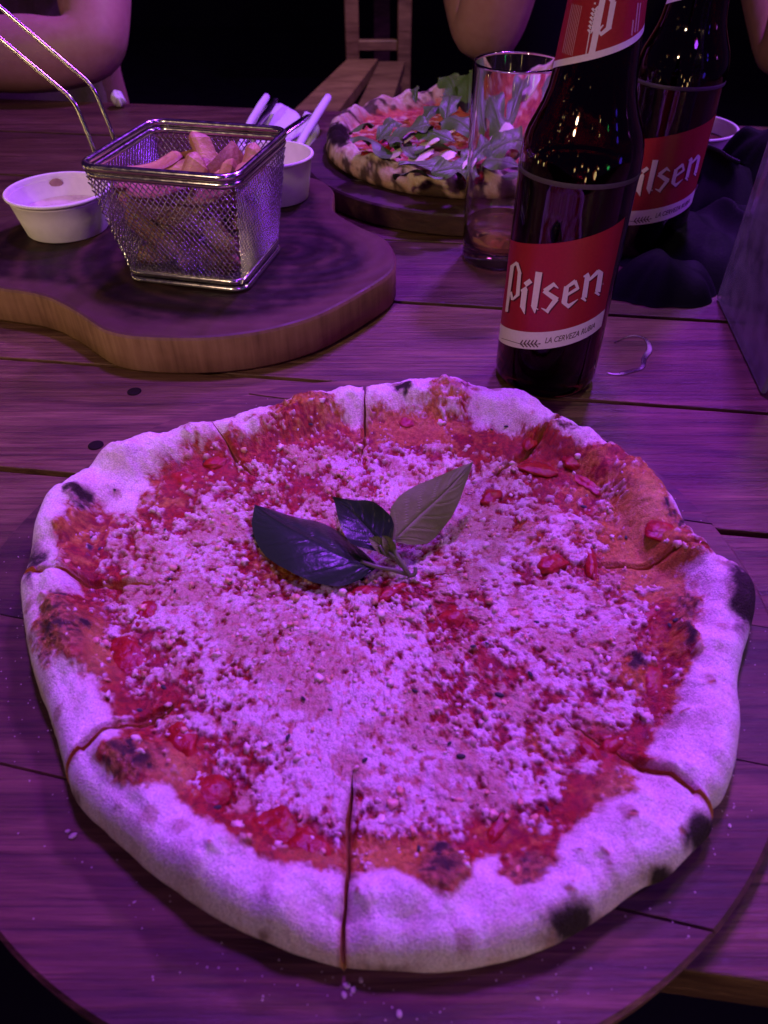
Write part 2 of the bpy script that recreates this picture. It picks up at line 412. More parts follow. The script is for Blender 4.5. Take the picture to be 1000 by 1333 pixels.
for s in (-.75, .75):
    q = tframe(s, .53); V, Fc = box((q[0], q[1], -.048), (.09, .86, .046), TA, .003); obj('cross_bar', V, Fc, M['frame_wood'], table, smooth=False)
    for t in (.17, .89):
        q = tframe(s, t); V, Fc = box((q[0], q[1], -.411), (.075, .075, .678), TA, .004); obj('leg', V, Fc, M['frame_wood'], table, smooth=False)

# spilled beer on the planks
M['wet'] = clear('spilled_beer', (.80, .75, .72), .16, 1.25)
sp = spline(np.array([px(x, y, .0003) for x, y in [(800, 446), (822, 437), (840, 441), (846, 454), (839, 466), (836, 478), (822, 483), (803, 487), (790, 485)]]), 6)
V, Fc = tube(sp, np.interp(np.linspace(0, 1, len(sp)), [0, .2, .45, .6, .8, 1], [.0004, .0010, .0019, .0013, .0017, .0004]), 10); V[:, 2] = .0003 + np.clip(V[:, 2] - .0003, 0, 1) * .35
tag(obj('beer_spill', V, Fc, M['wet']), 'thin curved trail of spilled beer on the planks beside the nearer bottle', 'spill')

# ------------------------------------------------------------------ round pizza board made of glued strips
def strip_board(name, label, cen, R, z0, z1, ang, edges, mat):
    root = thing(name, label, 'serving board', (cen[0], cen[1], z0))
    ca, sa = math.cos(ang), math.sin(ang)
    for t0, t1 in zip(edges[:-1], edges[1:]):
        a = max(t0, -R + 1e-4); bb = min(t1, R - 1e-4)
        tt = np.linspace(a, bb, 40)
        right = [(math.sqrt(max(R * R - t * t, 0)), t) for t in tt]; left = [(-x, t) for x, t in right[::-1]]
        g = .00012
        O = np.array(right + left); O[:, 1] = np.clip(O[:, 1], a + g, bb - g)
        # drop duplicates
        keep = [i for i in range(len(O)) if np.hypot(*(O[i] - O[i - 1])) > 1e-5]; O = O[keep]
        n = len(O); be = .0014
        # rim bevel only on the round edge
        Oi = O.copy(); rr = np.hypot(O[:, 0], O[:, 1]); on = rr > R - 1e-3
        Oi[on] *= ((R - be) / rr[on])[:, None]
        Oi[:, 1] = np.clip(Oi[:, 1], a + g, bb - g)
        Lz = [(Oi, z0), (O, z0 + be), (O, z1 - be), (Oi, z1)]
        V = np.concatenate([np.c_[q[:, 0] * ca - q[:, 1] * sa + cen[0], q[:, 0] * sa + q[:, 1] * ca + cen[1], np.full(n, z)] for q, z in Lz])
        Fc = []
        for l in range(3):
            for k in range(n): Fc.append((l * n + k, l * n + (k + 1) % n, (l + 1) * n + (k + 1) % n, (l + 1) * n + k))
        Fc += [tuple(range(n))[::-1], tuple(3 * n + k for k in range(n))]
        obj('strip', V, Fc, mat, root, smooth=False)
    return root
BZ = .0095
strip_board('pizza_board', 'dark round wooden board under the whole cheese pizza', (-.0084, .2100), .1705, .0004, BZ, math.radians(-13), [-.18, -.105, -.045, .02, .08, .135, .18], M['board'])

# ------------------------------------------------------------------ the pizza
C0 = px(467, 744, .024)[:2]
CUTS = [(474, 500), (262, 553), (30, 762), (88, 1008), (445, 1262), (922, 1056), (925, 728), (747, 540)]
OUT = [(475, 499), (520, 494), (580, 495), (650, 500), (700, 514), (735, 537), (790, 568), (840, 600), (880, 645), (910, 690), (937, 722), (962, 738), (985, 770), (985, 805), (970, 850),
       (964, 890), (968, 930), (963, 985), (945, 1035), (922, 1058), (924, 1085), (900, 1112), (865, 1148), (830, 1163), (775, 1203), (700, 1243), (620, 1264), (540, 1270), (450, 1264),
       (400, 1251), (330, 1224), (260, 1185), (200, 1142), (150, 1096), (105, 1050), (84, 1010), (64, 940), (40, 870), (26, 800), (23, 760), (36, 700), (56, 650), (102, 605), (150, 578),
       (210, 559), (262, 551), (330, 531), (400, 514), (440, 506)]
INN = [(478, 535), (505, 528), (545, 530), (570, 508), (600, 508), (614, 530), (615, 545), (660, 548), (690, 553), (728, 572), (760, 582), (800, 588), (838, 606), (862, 640), (885, 680), (912, 702), (922, 722),
       (890, 738), (908, 760), (915, 800), (906, 850), (886, 895), (862, 935), (848, 965), (850, 992), (812, 985), (835, 1008), (815, 1040), (780, 1052), (735, 1085), (722, 1115), (700, 1152), (672, 1158), (660, 1140),
       (655, 1100), (625, 1105), (612, 1150), (585, 1172), (545, 1165), (515, 1130), (470, 1148), (440, 1140), (395, 1135), (345, 1128), (310, 1112), (300, 1085), (255, 1068), (232, 1030),
       (190, 1036), (150, 1020), (128, 1000), (165, 962), (140, 915), (118, 880), (70, 865), (45, 830), (60, 790), (110, 765), (85, 745), (78, 700), (95, 665), (130, 655), (180, 660), (190, 612), (225, 592), (270, 572),
       (300, 572), (330, 560), (360, 535), (395, 520), (430, 524), (455, 548)]
zo = [.022 + .004 * max(0, min(1, (900 - y) / 300)) if y < 1000 else max(.011, .022 - (y - 1000) * .0001) for x, y in OUT]
OW = np.array([px(x, y, z)[:2] for (x, y), z in zip(OUT, zo)]); OW = spline(OW, 6, True)
th = np.arctan2(OW[:, 1] - C0[1], OW[:, 0] - C0[0]); rr = np.hypot(OW[:, 0] - C0[0], OW[:, 1] - C0[1])
o_ = np.argsort(th); th, rr = th[o_], rr[o_]
TH = np.r_[th - 2 * np.pi, th, th + 2 * np.pi]; RR = np.r_[rr, rr, rr]
BLIST = []
def Rout(t): return np.interp(t, TH, RR) + .0006 * (fbm(np.cos(t) * 14 + 20, np.sin(t) * 14 + 20, 61, 3) - .5)
for i in range(34):   # small blisters round the rim, some of them browned
    t_ = rng.uniform(-np.pi, np.pi); rq_ = float(Rout(np.array([t_]))[0]) - rng.uniform(.004, .024)
    bu, bv = pj(np.array([C0[0] + rq_ * math.cos(t_), C0[1] + rq_ * math.sin(t_), .028])); sz_ = rng.uniform(7, 19)
    BLIST.append((float(bu), float(bv), sz_, sz_ * rng.uniform(.55, .85), rng.uniform(.0007, .0021), rng.uniform(0, 1)))
cang = [math.atan2(*(px(x, y, .02)[:2] - C0)[::-1]) for x, y in CUTS]

SAUCE = [(165, 855, 60, 60, .9), (200, 900, 55, 40, 1), (240, 975, 50, 55, 1.1), (275, 1040, 45, 35, 1), (345, 1075, 60, 32, 1.1), (425, 1090, 50, 32, .9), (115, 700, 45, 60, .8), (145, 745, 40, 45, .7), (250, 612, 75, 30, 1.1),
         (215, 650, 40, 30, .7), (330, 575, 40, 22, 1), (410, 545, 65, 32, 1), (390, 620, 40, 22, .8), (345, 640, 60, 14, .8), (540, 550, 70, 24, 1.1), (640, 570, 75, 24, 1.0), (705, 595, 45, 30, 1.0), (765, 620, 60, 35, 1.2), (835, 690, 55, 70, 1.4),
         (870, 735, 45, 25, 1.2), (740, 735, 60, 14, .9), (655, 640, 26, 12, .9), (855, 880, 26, 60, 1.1), (865, 800, 32, 60, 1.2), (800, 960, 62, 26, 1.1), (760, 1030, 60, 45, 1.1), (660, 1085, 70, 26, 1.1), (560, 1120, 80, 45, 1.2), (590, 800, 36, 34, .9),
         (640, 865, 48, 40, .9), (590, 900, 40, 40, .55), (520, 760, 60, 18, .6), (370, 720, 58, 34, 1.0), (330, 985, 52, 36, .8), (305, 1005, 40, 40, .5), (700, 690, 30, 30, .5), (832, 865, 34, 34, .9), (700, 950, 50, 40, .5), (735, 900, 40, 18, .6), (90, 825, 50, 60, 1.2),
         (185, 1000, 55, 45, 1.2), (690, 1130, 40, 40, 1.3), (400, 1120, 90, 18, 1), (465, 690, 50, 12, .4), (560, 940, 50, 14, .4), (320, 860, 40, 12, .5), (480, 590, 14, 60, .6), (468, 1080, 12, 60, .9)]
ORANGE = [(540, 545, 80, 30, 1), (590, 515, 40, 16, 1), (410, 530, 60, 22, .8), (830, 680, 70, 80, .95), (780, 620, 50, 30, .6), (875, 740, 45, 40, .8), (370, 715, 50, 30, .9), (520, 1110, 70, 50, .9), (832, 865, 36, 36, .9), (700, 690, 40, 35, .7), (890, 820, 30, 70, .7),
          (690, 960, 50, 40, .6), (660, 1060, 50, 30, .4), (100, 690, 36, 40, .6), (310, 1110, 50, 20, .3), (560, 1140, 60, 40, .4), (200, 640, 36, 22, .6), (800, 1030, 30, 40, .5), (330, 850, 36, 30, .5), (280, 830, 36, 30, .4), (620, 960, 40, 30, .4)]
TAN = [(850, 660, 34, 50, .9), (835, 720, 30, 45, .7), (500, 1120, 34, 40, .4), (225, 1000, 20, 40, .8), (130, 840, 22, 40, .8), (440, 1115, 60, 16, .6), (810, 1030, 26, 30, .6), (880, 745, 26, 20, .6), (780, 935, 20, 12, .4)]
BROWN = [(80, 828, 42, 50, 1), (182, 1000, 46, 36, 1), (570, 1130, 40, 42, 1), (688, 1132, 32, 30, .9), (895, 800, 20, 62, .8), (400, 524, 46, 14, .8), (596, 512, 28, 9, .7), (375, 1112, 38, 10, .6), (868, 668, 18, 30, .7), (240, 605, 30, 12, .5), (300, 565, 14, 8, .6), (830, 855, 26, 18, .6), (735, 562, 22, 12, .6), (850, 640, 20, 20, .4), (205, 1040, 16, 8, .5), (800, 1005, 22, 16, .5), (430, 535, 25, 12, .5)]
CHAR = [(976, 776, 32, 44, 1.3), (918, 1090, 22, 30, 1.25), (856, 1146, 20, 17, 1.1), (748, 1204, 34, 30, 1.15), (715, 1222, 50, 14, .45), (46, 735, 17, 32, .85), (108, 652, 18, 11, 1.1), (105, 599, 9, 9, 1.1), (505, 1258, 70, 14, .5), (190, 1005, 26, 20, .9), (165, 990, 18, 14, .8), (175, 975, 16, 8, .8),
        (70, 838, 13, 15, .85), (84, 783, 12, 6, 1), (85, 840, 8, 8, .9), (112, 820, 10, 8, .9), (572, 1105, 14, 8, 1.1), (575, 1130, 28, 22, .8), (523, 512, 14, 7, 1.1), (870, 660, 9, 14, 1), (880, 682, 8, 10, 1), (832, 853, 15, 11, 1), (893, 832, 10, 18, .95), (905, 800, 9, 12, .7), (735, 562, 16, 7, .7), (598, 510, 14, 5, .7), (92, 1040, 10, 14, .7), (975, 1045, 8, 8, .4), (955, 1000, 6, 30, .3),
        (222, 596, 14, 6, .6), (115, 705, 7, 5, .9), (150, 1010, 8, 8, .8), (60, 900, 10, 14, .35), (40, 830, 8, 20, .5), (695, 505, 14, 7, .8), (345, 1168, 10, 8, .4), (368, 1172, 18, 8, .35), (158, 1050, 8, 8, .5), (250, 1180, 20, 7, .35), (345, 1222, 14, 10, .6)]
BUMPS = [(85, 825, 42, 48, .0065), (185, 998, 46, 36, .006), (572, 1128, 46, 40, .006), (800, 1030, 44, 36, .0055), (895, 800, 22, 66, .004), (400, 532, 48, 18, .005), (540, 530, 60, 14, .003), (832, 862, 30, 24, .004), (700, 690, 44, 36, .003), (370, 715, 44, 26, .0025), (445, 900, 120, 90, .0022), (560, 680, 120, 60, .0015), (690, 1135, 34, 24, -.002), (730, 640, 60, 14, -.002), (840, 700, 40, 50, -.0015)]
BUMPS += [b_[:5] for b_ in BLIST]; BROWN += [(b_[0], b_[1], b_[2] * .75, b_[3] * .75, .45 + .25 * b_[5]) for b_ in BLIST if b_[5] > .45]
def blobs(U, Vv, B, wob=0):
    t = np.zeros(U.shape)
    for cx, cy, rx, ry, a in B:
        d = ((U - cx) / rx) ** 2 + ((Vv - cy) / ry) ** 2
        t = np.maximum(t, a * np.exp(-d * .9)) if a > 0 else t
    return t
def blobsum(U, Vv, B):
    t = np.zeros(U.shape)
    for cx, cy, rx, ry, a in B: t += a * np.exp(-(((U - cx) / rx) ** 2 + ((Vv - cy) / ry) ** 2))
    return t

def pizza_fields(x, y):
    """layout of the pizza's own surface at (x, y): topping mask, cheese, sauce tint"""
    U, W = pj(np.stack([x, y, np.full(x.shape, .025)], -1))
    wx = (fbm(x * 170, y * 170, 3, 3) - .5) * 30; wy = (fbm(x * 170 + 40, y * 170, 5, 3) - .5) * 22
    U2, W2 = U + wx, W + wy
    sd = poly_sd(U2, W2, INN)
    top = sstep(4, -4, sd + (fbm(x * 900, y * 900, 8, 2) - .5) * 9)
    sau = blobs(U2, W2, SAUCE)
    n1 = fbm(x * 210, y * 210, 11, 4); n2 = fbm(x * 620, y * 620, 12, 3)
    edge = sstep(-6, -60, sd)
    c = .70 + 1.15 * (n1 - .5) + .85 * (n2 - .5) - .66 * sau + .25 * (edge - .6)
    c = c + .25 * np.exp(-(((U - 400) / 130) ** 2 + ((W - 950) / 90) ** 2))
    return U2, W2, sd, top, sau, c, n1, n2

def pizza_top(x, y, rho, R, t):
    U, W, sd, top, sau, c, n1, n2 = pizza_fields(x, y)
    de = R - rho
    w = .031 + .007 * (fbm(np.cos(t) * 3 + 9, np.sin(t) * 3 + 9, 21, 2) - .5)
    q = np.clip(de / w, 0, 1)
    pk = .46
    bmp = np.where(q > pk, .5 * (1 + np.cos(np.pi * (q - pk) / (1 - pk))), 1 - .50 * ((pk - q) / pk) ** 2)
    bmp = np.where(de / w >= 1, 0, bmp)
    big = fbm(x * 55, y * 55, 31, 2) - .5; med = fbm(x * 150, y * 150, 33, 3) - .5
    z = BZ + .0095 + bmp * (.0115 + .012 * big + .0030 * med) + (1 - bmp) * .0022 * med
    z = z + blobsum(U, W, BUMPS)
    # cheese relief: lumps over the sauce
    ch = sstep(.34, .62, c) * top
    d1, r1 = worley(x * 420, y * 420, 41); d2, r2 = worley(x * 850 + 3, y * 850, 47)
    lump = np.sqrt(np.clip(1 - (d1 / .75) ** 2, 0, 1)) * r1; lump2 = np.sqrt(np.clip(1 - (d2 / .7) ** 2, 0, 1)) * r2
    z = z + ch * (.0010 + .0009 * lump * (.3 + n1) + .0005 * lump2) + top * (1 - ch) * (.0008 * lump2 * r1 + .0006 * (n2 - .5))
    z = z + (1 - top) * .00018 * (fbm(x * 1500, y * 1500, 55, 2) - .5)
    z = z - .0012 * np.exp(-(sd / 9) ** 2) * .6
    return z, (U, W, sd, top, sau, c, ch, n1, n2, bmp, lump, lump2)

def pizza_colour(x, y, z, f, low):
    U, W, sd, top, sau, c, ch, n1, n2, bmp, lump, lump2 = f
    a = fbm(x * 120, y * 120, 71, 4); b2 = fbm(x * 900, y * 900, 72, 3); g = fbm(x * 2200, y * 2200, 73, 2)
    flour = mix((.72, .62, .50), (.82, .76, .67), sstep(.3, .65, .6 * a + .4 * b2))
    flour = mix(flour, (.60, .44, .30), .35 * sstep(.60, .75, a) * sstep(.45, .6, b2))
    w1, wr = worley(x * 75, y * 75, 77)
    flour = mix(flour, (.36, .22, .13), .65 * sstep(.30, .10, w1 + .25 * (b2 - .5)) * (wr > .72))
    flour = mix(flour, (.42, .25, .11), np.clip(low, 0, 1) * (.55 + .5 * (a - .5)))
    orange = np.clip(1.1 * blobs(U, W, ORANGE) + 1.2 * (n2 - .5) + 1.1 * (a - .48), 0, 1)
    red = mix((.20, .007, .006), (.36, .022, .010), sstep(.3, .7, n2))
    red = mix(red, (.48, .060, .016), .6 * sstep(.52, .72, b2))
    org = mix((.36, .125, .010), (.56, .29, .035), sstep(.35, .65, b2))
    sc_ = mix(red, org, .85 * sstep(.28, .85, orange))
    sc_ = mix(sc_, (.60, .40, .09), np.clip(blobs(U, W, TAN) * (.7 + .8 * (n2 - .3)), 0, .9))
    cheese = mix((.56, .36, .24), (.74, .63, .53), sstep(.30, .62, .5 * lump + .5 * b2 + .35 * (c - .5)))
    cheese = mix(cheese, (.60, .22, .10), .60 * sstep(.52, .34, lump * .6 + .6 * n2 + .12))
    pch = sstep(.44, .64, fbm(x * 80, y * 80, 74, 4)); cheese = mix(cheese, mix((.44, .22, .10), (.52, .34, .18), sstep(.4, .6, b2)), .78 * pch)
    k = np.clip(ch * (.34 + .80 * sstep(.18, .55, .5 * lump + .35 * lump2 + .5 * (c - .35))), 0, 1)
    tp = mix(sc_, cheese, k)
    col = mix(flour, tp, top)
    rim = np.exp(-(sd / 7) ** 2) * (b2 > .42)
    col = mix(col, (.40, .15, .04), .45 * rim)
    br = blobs(U, W, BROWN)
    br = sstep(.42, .62, br + .35 * (b2 - .5) + .25 * (n2 - .5))
    col = mix(col, mix((.20, .075, .028), (.46, .20, .075), sstep(.35, .65, b2)), .88 * br)
    cr = blobs(U, W, CHAR)
    col = mix(col, (.26, .15, .09), .55 * sstep(.16, .5, cr + .15 * (b2 - .5)) * (1 - top))
    cr = sstep(.34, .86, cr + .30 * (b2 - .5) + .2 * (g - .5))
    spk = sstep(.66, .74, fbm(x * 480, y * 480, 81, 2)) * br
    col = mix(col, (.020, .012, .010), np.clip(cr + .75 * spk, 0, 1) * .95)
    rough = .92 * (1 - top) + top * (.13 + .12 * k)
    rough = np.where(cr > .5, .8, rough)
    return col, rough, top

m, N, L, b = newmat('pizza_surface')
at = N.new('ShaderNodeAttribute'); at.attribute_name = 'Col'; ar = N.new('ShaderNodeAttribute'); ar.attribute_name = 'Rough'; atp = N.new('ShaderNodeAttribute'); atp.attribute_name = 'Top'
v = coords(N, L, (1, 1, 1), rnd=False); f = noise(N, L, v, 1500, 3); f2 = noise(N, L, v, 420, 4)
L.new(mixc(N, L, 1.0, at.outputs['Color'], ramp(N, L, f, [(.34, (.70, .69, .68)), (.66, (1.12, 1.12, 1.12))]), 'MULTIPLY'), b.inputs['Base Color'])
L.new(ar.outputs['Fac'], b.inputs['Roughness'])
L.new(mathn(N, L, 'ADD', mathn(N, L, 'MULTIPLY', atp.outputs['Fac'], .28), .10), b.inputs['Specular IOR Level'])
setp(b, Subsurface_Weight=.12, Subsurface_Scale=.004); b.inputs['Subsurface Radius'].default_value = (1, .45, .2)
bump(N, L, b, mathn(N, L, 'ADD', f, f2), .0009, .8)
M['pizza'] = m

pizza = thing('pizza', 'whole round cheese pizza cut into slices with a basil sprig on it', 'pizza', (C0[0], C0[1], BZ))
order = np.argsort(cang); ca_ = np.array(cang)[order]
NT, NR, NA = 190, 205, 22
for k in range(8):
    t0 = ca_[k]; t1 = ca_[(k + 1) % 8] + (2 * np.pi if k == 7 else 0)
    t = np.linspace(t0, t1, NT); tb = (t0 + t1) / 2
    R = Rout(t); e = .0085
    s = np.linspace(.012, 1, NR) ** .92
    rho = s[:, None] * (R - e)[None, :]
    def wob(kk, r_): return (.0034 * (fbm(r_ * 55, np.full(r_.shape, kk * 7.3), 131, 3) - .5)) * sstep(0, .04, r_) / np.maximum(r_, .01)
    uu = np.linspace(0, 1, NT)[None, :]; T = t[None, :] + wob(k, rho) * (1 - uu) ** 3 + wob((k + 1) % 8, rho) * uu ** 3
    RB = Rout(T); rho = s[:, None] * (RB - e); tE = T[-1]; R = RB[-1]
    # wobble the cut a little, the same on both sides
    x = C0[0] + rho * np.cos(T); y = C0[1] + rho * np.sin(T)
    z, f = pizza_top(x, y, rho, RB, T)
    ze = z[-1]
    ph = np.linspace(0, math.radians(150), NA + 1)[1:, None]
    zc = BZ + .0050
    lump = .0008 * (fbm(tE[None] * 14, ph * 2, 91, 2) - .5)
    rA = (R - e)[None, :] + e * np.sin(ph) * (1 + 2.5 * lump / e * .2)
    zA = np.where(ph < np.pi / 2, zc + (ze[None, :] - zc) * np.cos(ph), zc + (zc - BZ - .0003) * np.cos(ph) / abs(math.cos(math.radians(150))))
    TA_ = np.broadcast_to(tE, rA.shape); xA = C0[0] + rA * np.cos(TA_); yA = C0[1] + rA * np.sin(TA_)
    _, fA = pizza_top(xA, yA, np.minimum(rA, R - .0005), np.broadcast_to(R, rA.shape), TA_)
    # chars and stains on the side are looked up where they really are
    UA, WA = pj(np.stack([xA, yA, zA], -1))
    fA = (UA + (fA[0] - pj(np.stack([xA, yA, np.full(xA.shape, .025)], -1))[0]), WA + (fA[1] - pj(np.stack([xA, yA, np.full(xA.shape, .025)], -1))[1])) + fA[2:]
    low = np.zeros(rho.shape); lowA = sstep(1.25, 2.2, np.broadcast_to(ph, rA.shape))
    c1, r1, p1 = pizza_colour(x, y, z, f, low); c2, r2, p2 = pizza_colour(xA, yA, zA, fA, lowA)
    X = np.concatenate([x, xA]); Y = np.concatenate([y, yA]); Z = np.concatenate([z, zA]); Cc = np.concatenate([c1, c2]); Ro = np.concatenate([r1, r2]); Tp = np.concatenate([p1, p2])
    m_ = X.shape[0]
    # edges of the slice: dip and open at the cut where the knife went through
    dcut = np.minimum(np.abs(t - t0), np.abs(t1 - t))[None, :] * np.concatenate([rho, rA])
    rel = np.concatenate([rho, rA]) / np.broadcast_to(R, X.shape)
    vis = np.clip(1.6 * (fbm(X * 45, Y * 45, 95, 2) - .62) + .95 * sstep(.50, .80, rel), .0, 1)
    Z = Z - np.where(np.arange(m_)[:, None] < NR, .0030 * vis * np.exp(-(dcut / .0011) ** 2), 0)
    Cc = mix(Cc, (.30, .09, .022), .75 * np.exp(-(dcut / .0010) ** 2) * vis)
    s0 = np.abs(t - t0) < np.abs(t1 - t); tn = np.where(s0, t + np.pi / 2, t - np.pi / 2)[None, :]
    sh_ = (-.00006 + .00125 * vis) * np.exp(-(dcut / .004) ** 2); X0, Y0 = X - .0001 * np.cos(tn), Y - .0001 * np.sin(tn); X = X + sh_ * np.cos(tn); Y = Y + sh_ * np.sin(tn)
    dx = dy = 0; dz = 0
    V = np.stack([X, Y, Z], -1).reshape(-1, 3)
    idx = np.arange(m_ * NT).reshape(m_, NT)
    q = np.stack([idx[:-1, :-1], idx[1:, :-1], idx[1:, 1:], idx[:-1, 1:]], -1).reshape(-1, 4)
    col = Cc.reshape(-1, 3); ro = Ro.ravel(); tp = Tp.ravel()
    # cut faces and underside
    base = len(V); ext = []; ecol = []; fq = [q]
    for side, jj in ((0, 0), (1, NT - 1)):
        line = idx[:, jj]; Pt = V[line]; wv = .35 * np.sin(np.arange(m_) * .9)[:, None] * 0
        mid = Pt.copy(); mid[:, 2] = BZ + (Pt[:, 2] - BZ) * .5; bot = Pt.copy(); bot[:, 2] = BZ + .0003; bot[:, 0] = X0[:, jj]; bot[:, 1] = Y0[:, jj]; mid[:, :2] = Pt[:, :2] * .35 + bot[:, :2] * .65
        bot[NR:, 2] = np.minimum(Pt[NR:, 2], BZ + .0003 + 0 * Pt[NR:, 2])
        n0 = base + len(np.concatenate(ext)) if ext else base
        top_i = n0 + np.arange(m_); mid_i = top_i + m_; bot_i = mid_i + m_
        ext += [Pt, mid, bot]
        nn = fbm(np.arange(m_) * .2, np.full(m_, k * 3.0 + side), 97, 3)
        dough = mix((.60, .30, .05), (.68, .46, .16), sstep(.3, .7, nn)); ecol += [mix(dough, (.42, .10, .03), .6), dough, mix(dough, (.40, .24, .1), .5)]
        for A, B in ((top_i, mid_i), (mid_i, bot_i)):
            qq = np.stack([A[:-1], A[1:], B[1:], B[:-1]], -1); fq.append(qq if side else qq[:, ::-1])
    V = np.concatenate([V] + ext); col = np.concatenate([col] + ecol); ro = np.r_[ro, np.full(6 * m_, .6)]; tp = np.r_[tp, np.full(6 * m_, .4)]
    V = V + np.array([dx, dy, dz])
    o = obj('slice', V, np.concatenate(fq), M['pizza'], pizza, {'Col': col, 'Rough': ro, 'Top': tp})

def ztop_at(u, v_):
    """pizza surface under photo point (u, v)"""
    z = .022
    for _ in range(4):
        q = px(u, v_, z); rho = math.hypot(q[0] - C0[0], q[1] - C0[1]); t = math.atan2(q[1] - C0[1], q[0] - C0[0])
        z = float(pizza_top(np.array([q[0]]), np.array([q[1]]), np.array([rho]), Rout(np.array([t])), np.array([t]))[0][0])
    return np.array([q[0], q[1], z])

# loose crumbs of cheese, too small to pick apart
n = 30000
tt = rng.uniform(-np.pi, np.pi, n); rh = np.sqrt(rng.uniform(0, 1, n)) * (Rout(tt) - .016)
x = C0[0] + rh * np.cos(tt); y = C0[1] + rh * np.sin(tt)
z, f = pizza_top(x, y, rh, Rout(tt), tt)
U, W, sd, top, sau, c, ch = f[:7]
clus = fbm(x * 140, y * 140, 121, 2)
prob = np.where(sd < -8, .010 + .11 * ch * (clus ** 3) * 3.0 + .014 * (sau > .4), 0) * (top > .6)
keep = rng.uniform(0, 1, n) < prob
x, y, z, ch, U = x[keep], y[keep], z[keep], ch[keep], U[keep]; n = len(x)
I, IF = ico(1); IF = np.array(IF)
r = .00036 + .00105 * rng.uniform(0, 1, n) ** 2.6
Vs = I[None] * r[:, None, None] * rng.uniform(.55, 1.45, (n, 1, 3)) * (1 + .34 * rng.standard_normal((n, len(I), 1)).clip(-1, 1))
Vs = Vs + np.stack([x, y, z - r * .22 + .0002], -1)[:, None]
Fs = (IF[None] + (np.arange(n) * len(I))[:, None, None]).reshape(-1, 3)
tint = mix((.60, .40, .27), (.76, .65, .53), rng.uniform(0, 1, n)); tint = mix(tint, (.64, .26, .09), (rng.uniform(0, 1, n) < .30) * .6)
m, N, L, b = newmat('cheese_crumb'); at = N.new('ShaderNodeAttribute'); at.attribute_name = 'Col'; L.new(at.outputs['Color'], b.inputs['Base Color'])
v = coords(N, L, (1, 1, 1)); L.new(maprange(N, L, noise(N, L, v, 900, 2), .3, .7, .28, .5), b.inputs['Roughness']); setp(b, Subsurface_Weight=.2, Subsurface_Scale=.002)
M['crumb'] = m
tag(obj('cheese_crumbs', Vs.reshape(-1, 3), Fs, M['crumb'], pizza, {'Col': np.repeat(tint, len(I), 0)}), None, kind='stuff')

# chunks of tomato
M['tomato'] = simple('cooked_tomato', (.36, .026, .010), (.20, .008, .006), .34, 300, .0010, Specular_IOR_Level=.3)
I3, F3 = ico(3)
def lumpy(c, rad, rz, seed, amp=.22):
    n_ = np.stack([fbm(I3[:, 0] * 1.4 + seed, I3[:, 1] * 1.4 + I3[:, 2], seed, 3)], -1) - .5
    P = I3 * (1 + 2 * amp * n_) * np.asarray(rad); cs, sn = math.cos(rz), math.sin(rz)
    return P @ np.array([[cs, sn, 0], [-sn, cs, 0], [0, 0, 1]]) + c
for i, (u, v_, a, bq, h, rz) in enumerate([(232, 966, .0085, .0085, .0035, .3), (268, 1032, .007, .009, .0025, -.5), (352, 1080, .011, .0075, .0035, .1), (400, 1105, .006, .009, .0025, .7), (592, 800, .0085, .0075, .003, -.6),
        (774, 985, .0026, .0135, .0035, .12), (800, 966, .009, .0026, .0025, -.35), (745, 603, .0045, .0085, .003, -.4), (640, 645, .007, .006, .0032, 0), (862, 690, .006, .010, .0025, .3), (720, 733, .0105, .0045, .003, .05), (770, 735, .0085, .004, .0025, 0),
        (845, 800, .004, .009, .0025, .1), (852, 885, .0045, .011, .0025, .2), (165, 850, .009, .010, .0022, .4), (190, 795, .006, .006, .002, .2), (700, 612, .0055, .009, .002, -.5), (770, 630, .010, .006, .0022, -.2), (530, 548, .0065, .004, .002, .1),
        (655, 1068, .008, .004, .002, .2), (280, 600, .009, .005, .0018, .2), (235, 620, .006, .006, .0018, .5), (690, 575, .005, .005, .002, 0), (510, 770, .006, .0045, .0022, .4), (480, 768, .004, .006, .002, .4)]):
    q = ztop_at(u, v_); P = lumpy(q + np.array([0, 0, h * -.52]), (a * (1.15 if i % 2 else .75), bq * (.7 if i % 2 else 1.1), h * .9), rz + i * .7, i + 3, .34); P[:, 2] = np.maximum(P[:, 2], q[2] - .004)
    obj('tomato_piece', P, F3, M['tomato'], pizza)
# dark herb flakes
M['flake'] = simple('dried_herb', (.018, .022, .010), rough=.7, scale=400)
mb = MB(); I1, F1 = ico(1)
for u, v_ in [(475, 990), (712, 1054), (283, 1052), (366, 1100), (213, 895), (182, 925), (640, 560), (660, 548), (560, 790), (616, 842), (634, 838), (430, 925), (375, 960), (700, 810), (150, 640), (130, 715), (120, 700), (880, 808), (872, 815), (265, 595), (650, 905), (585, 968), (600, 985), (395, 910), (228, 770), (220, 752), (815, 700), (760, 660), (545, 1105), (405, 560), (330, 700), (540, 900), (690, 880), (215, 690)]:
    q = ztop_at(u, v_); mb.add(I1 * np.array([.0013, .0007, .0004]) * random.uniform(.7, 1.4) @ np.array([[math.cos(u), math.sin(u), 0], [-math.sin(u), math.cos(u), 0], [0, 0, 1]]) + q + np.array([0, 0, .0004]), F1)
tag(mb.build('herb_flakes', M['flake'], pizza), None, kind='stuff')

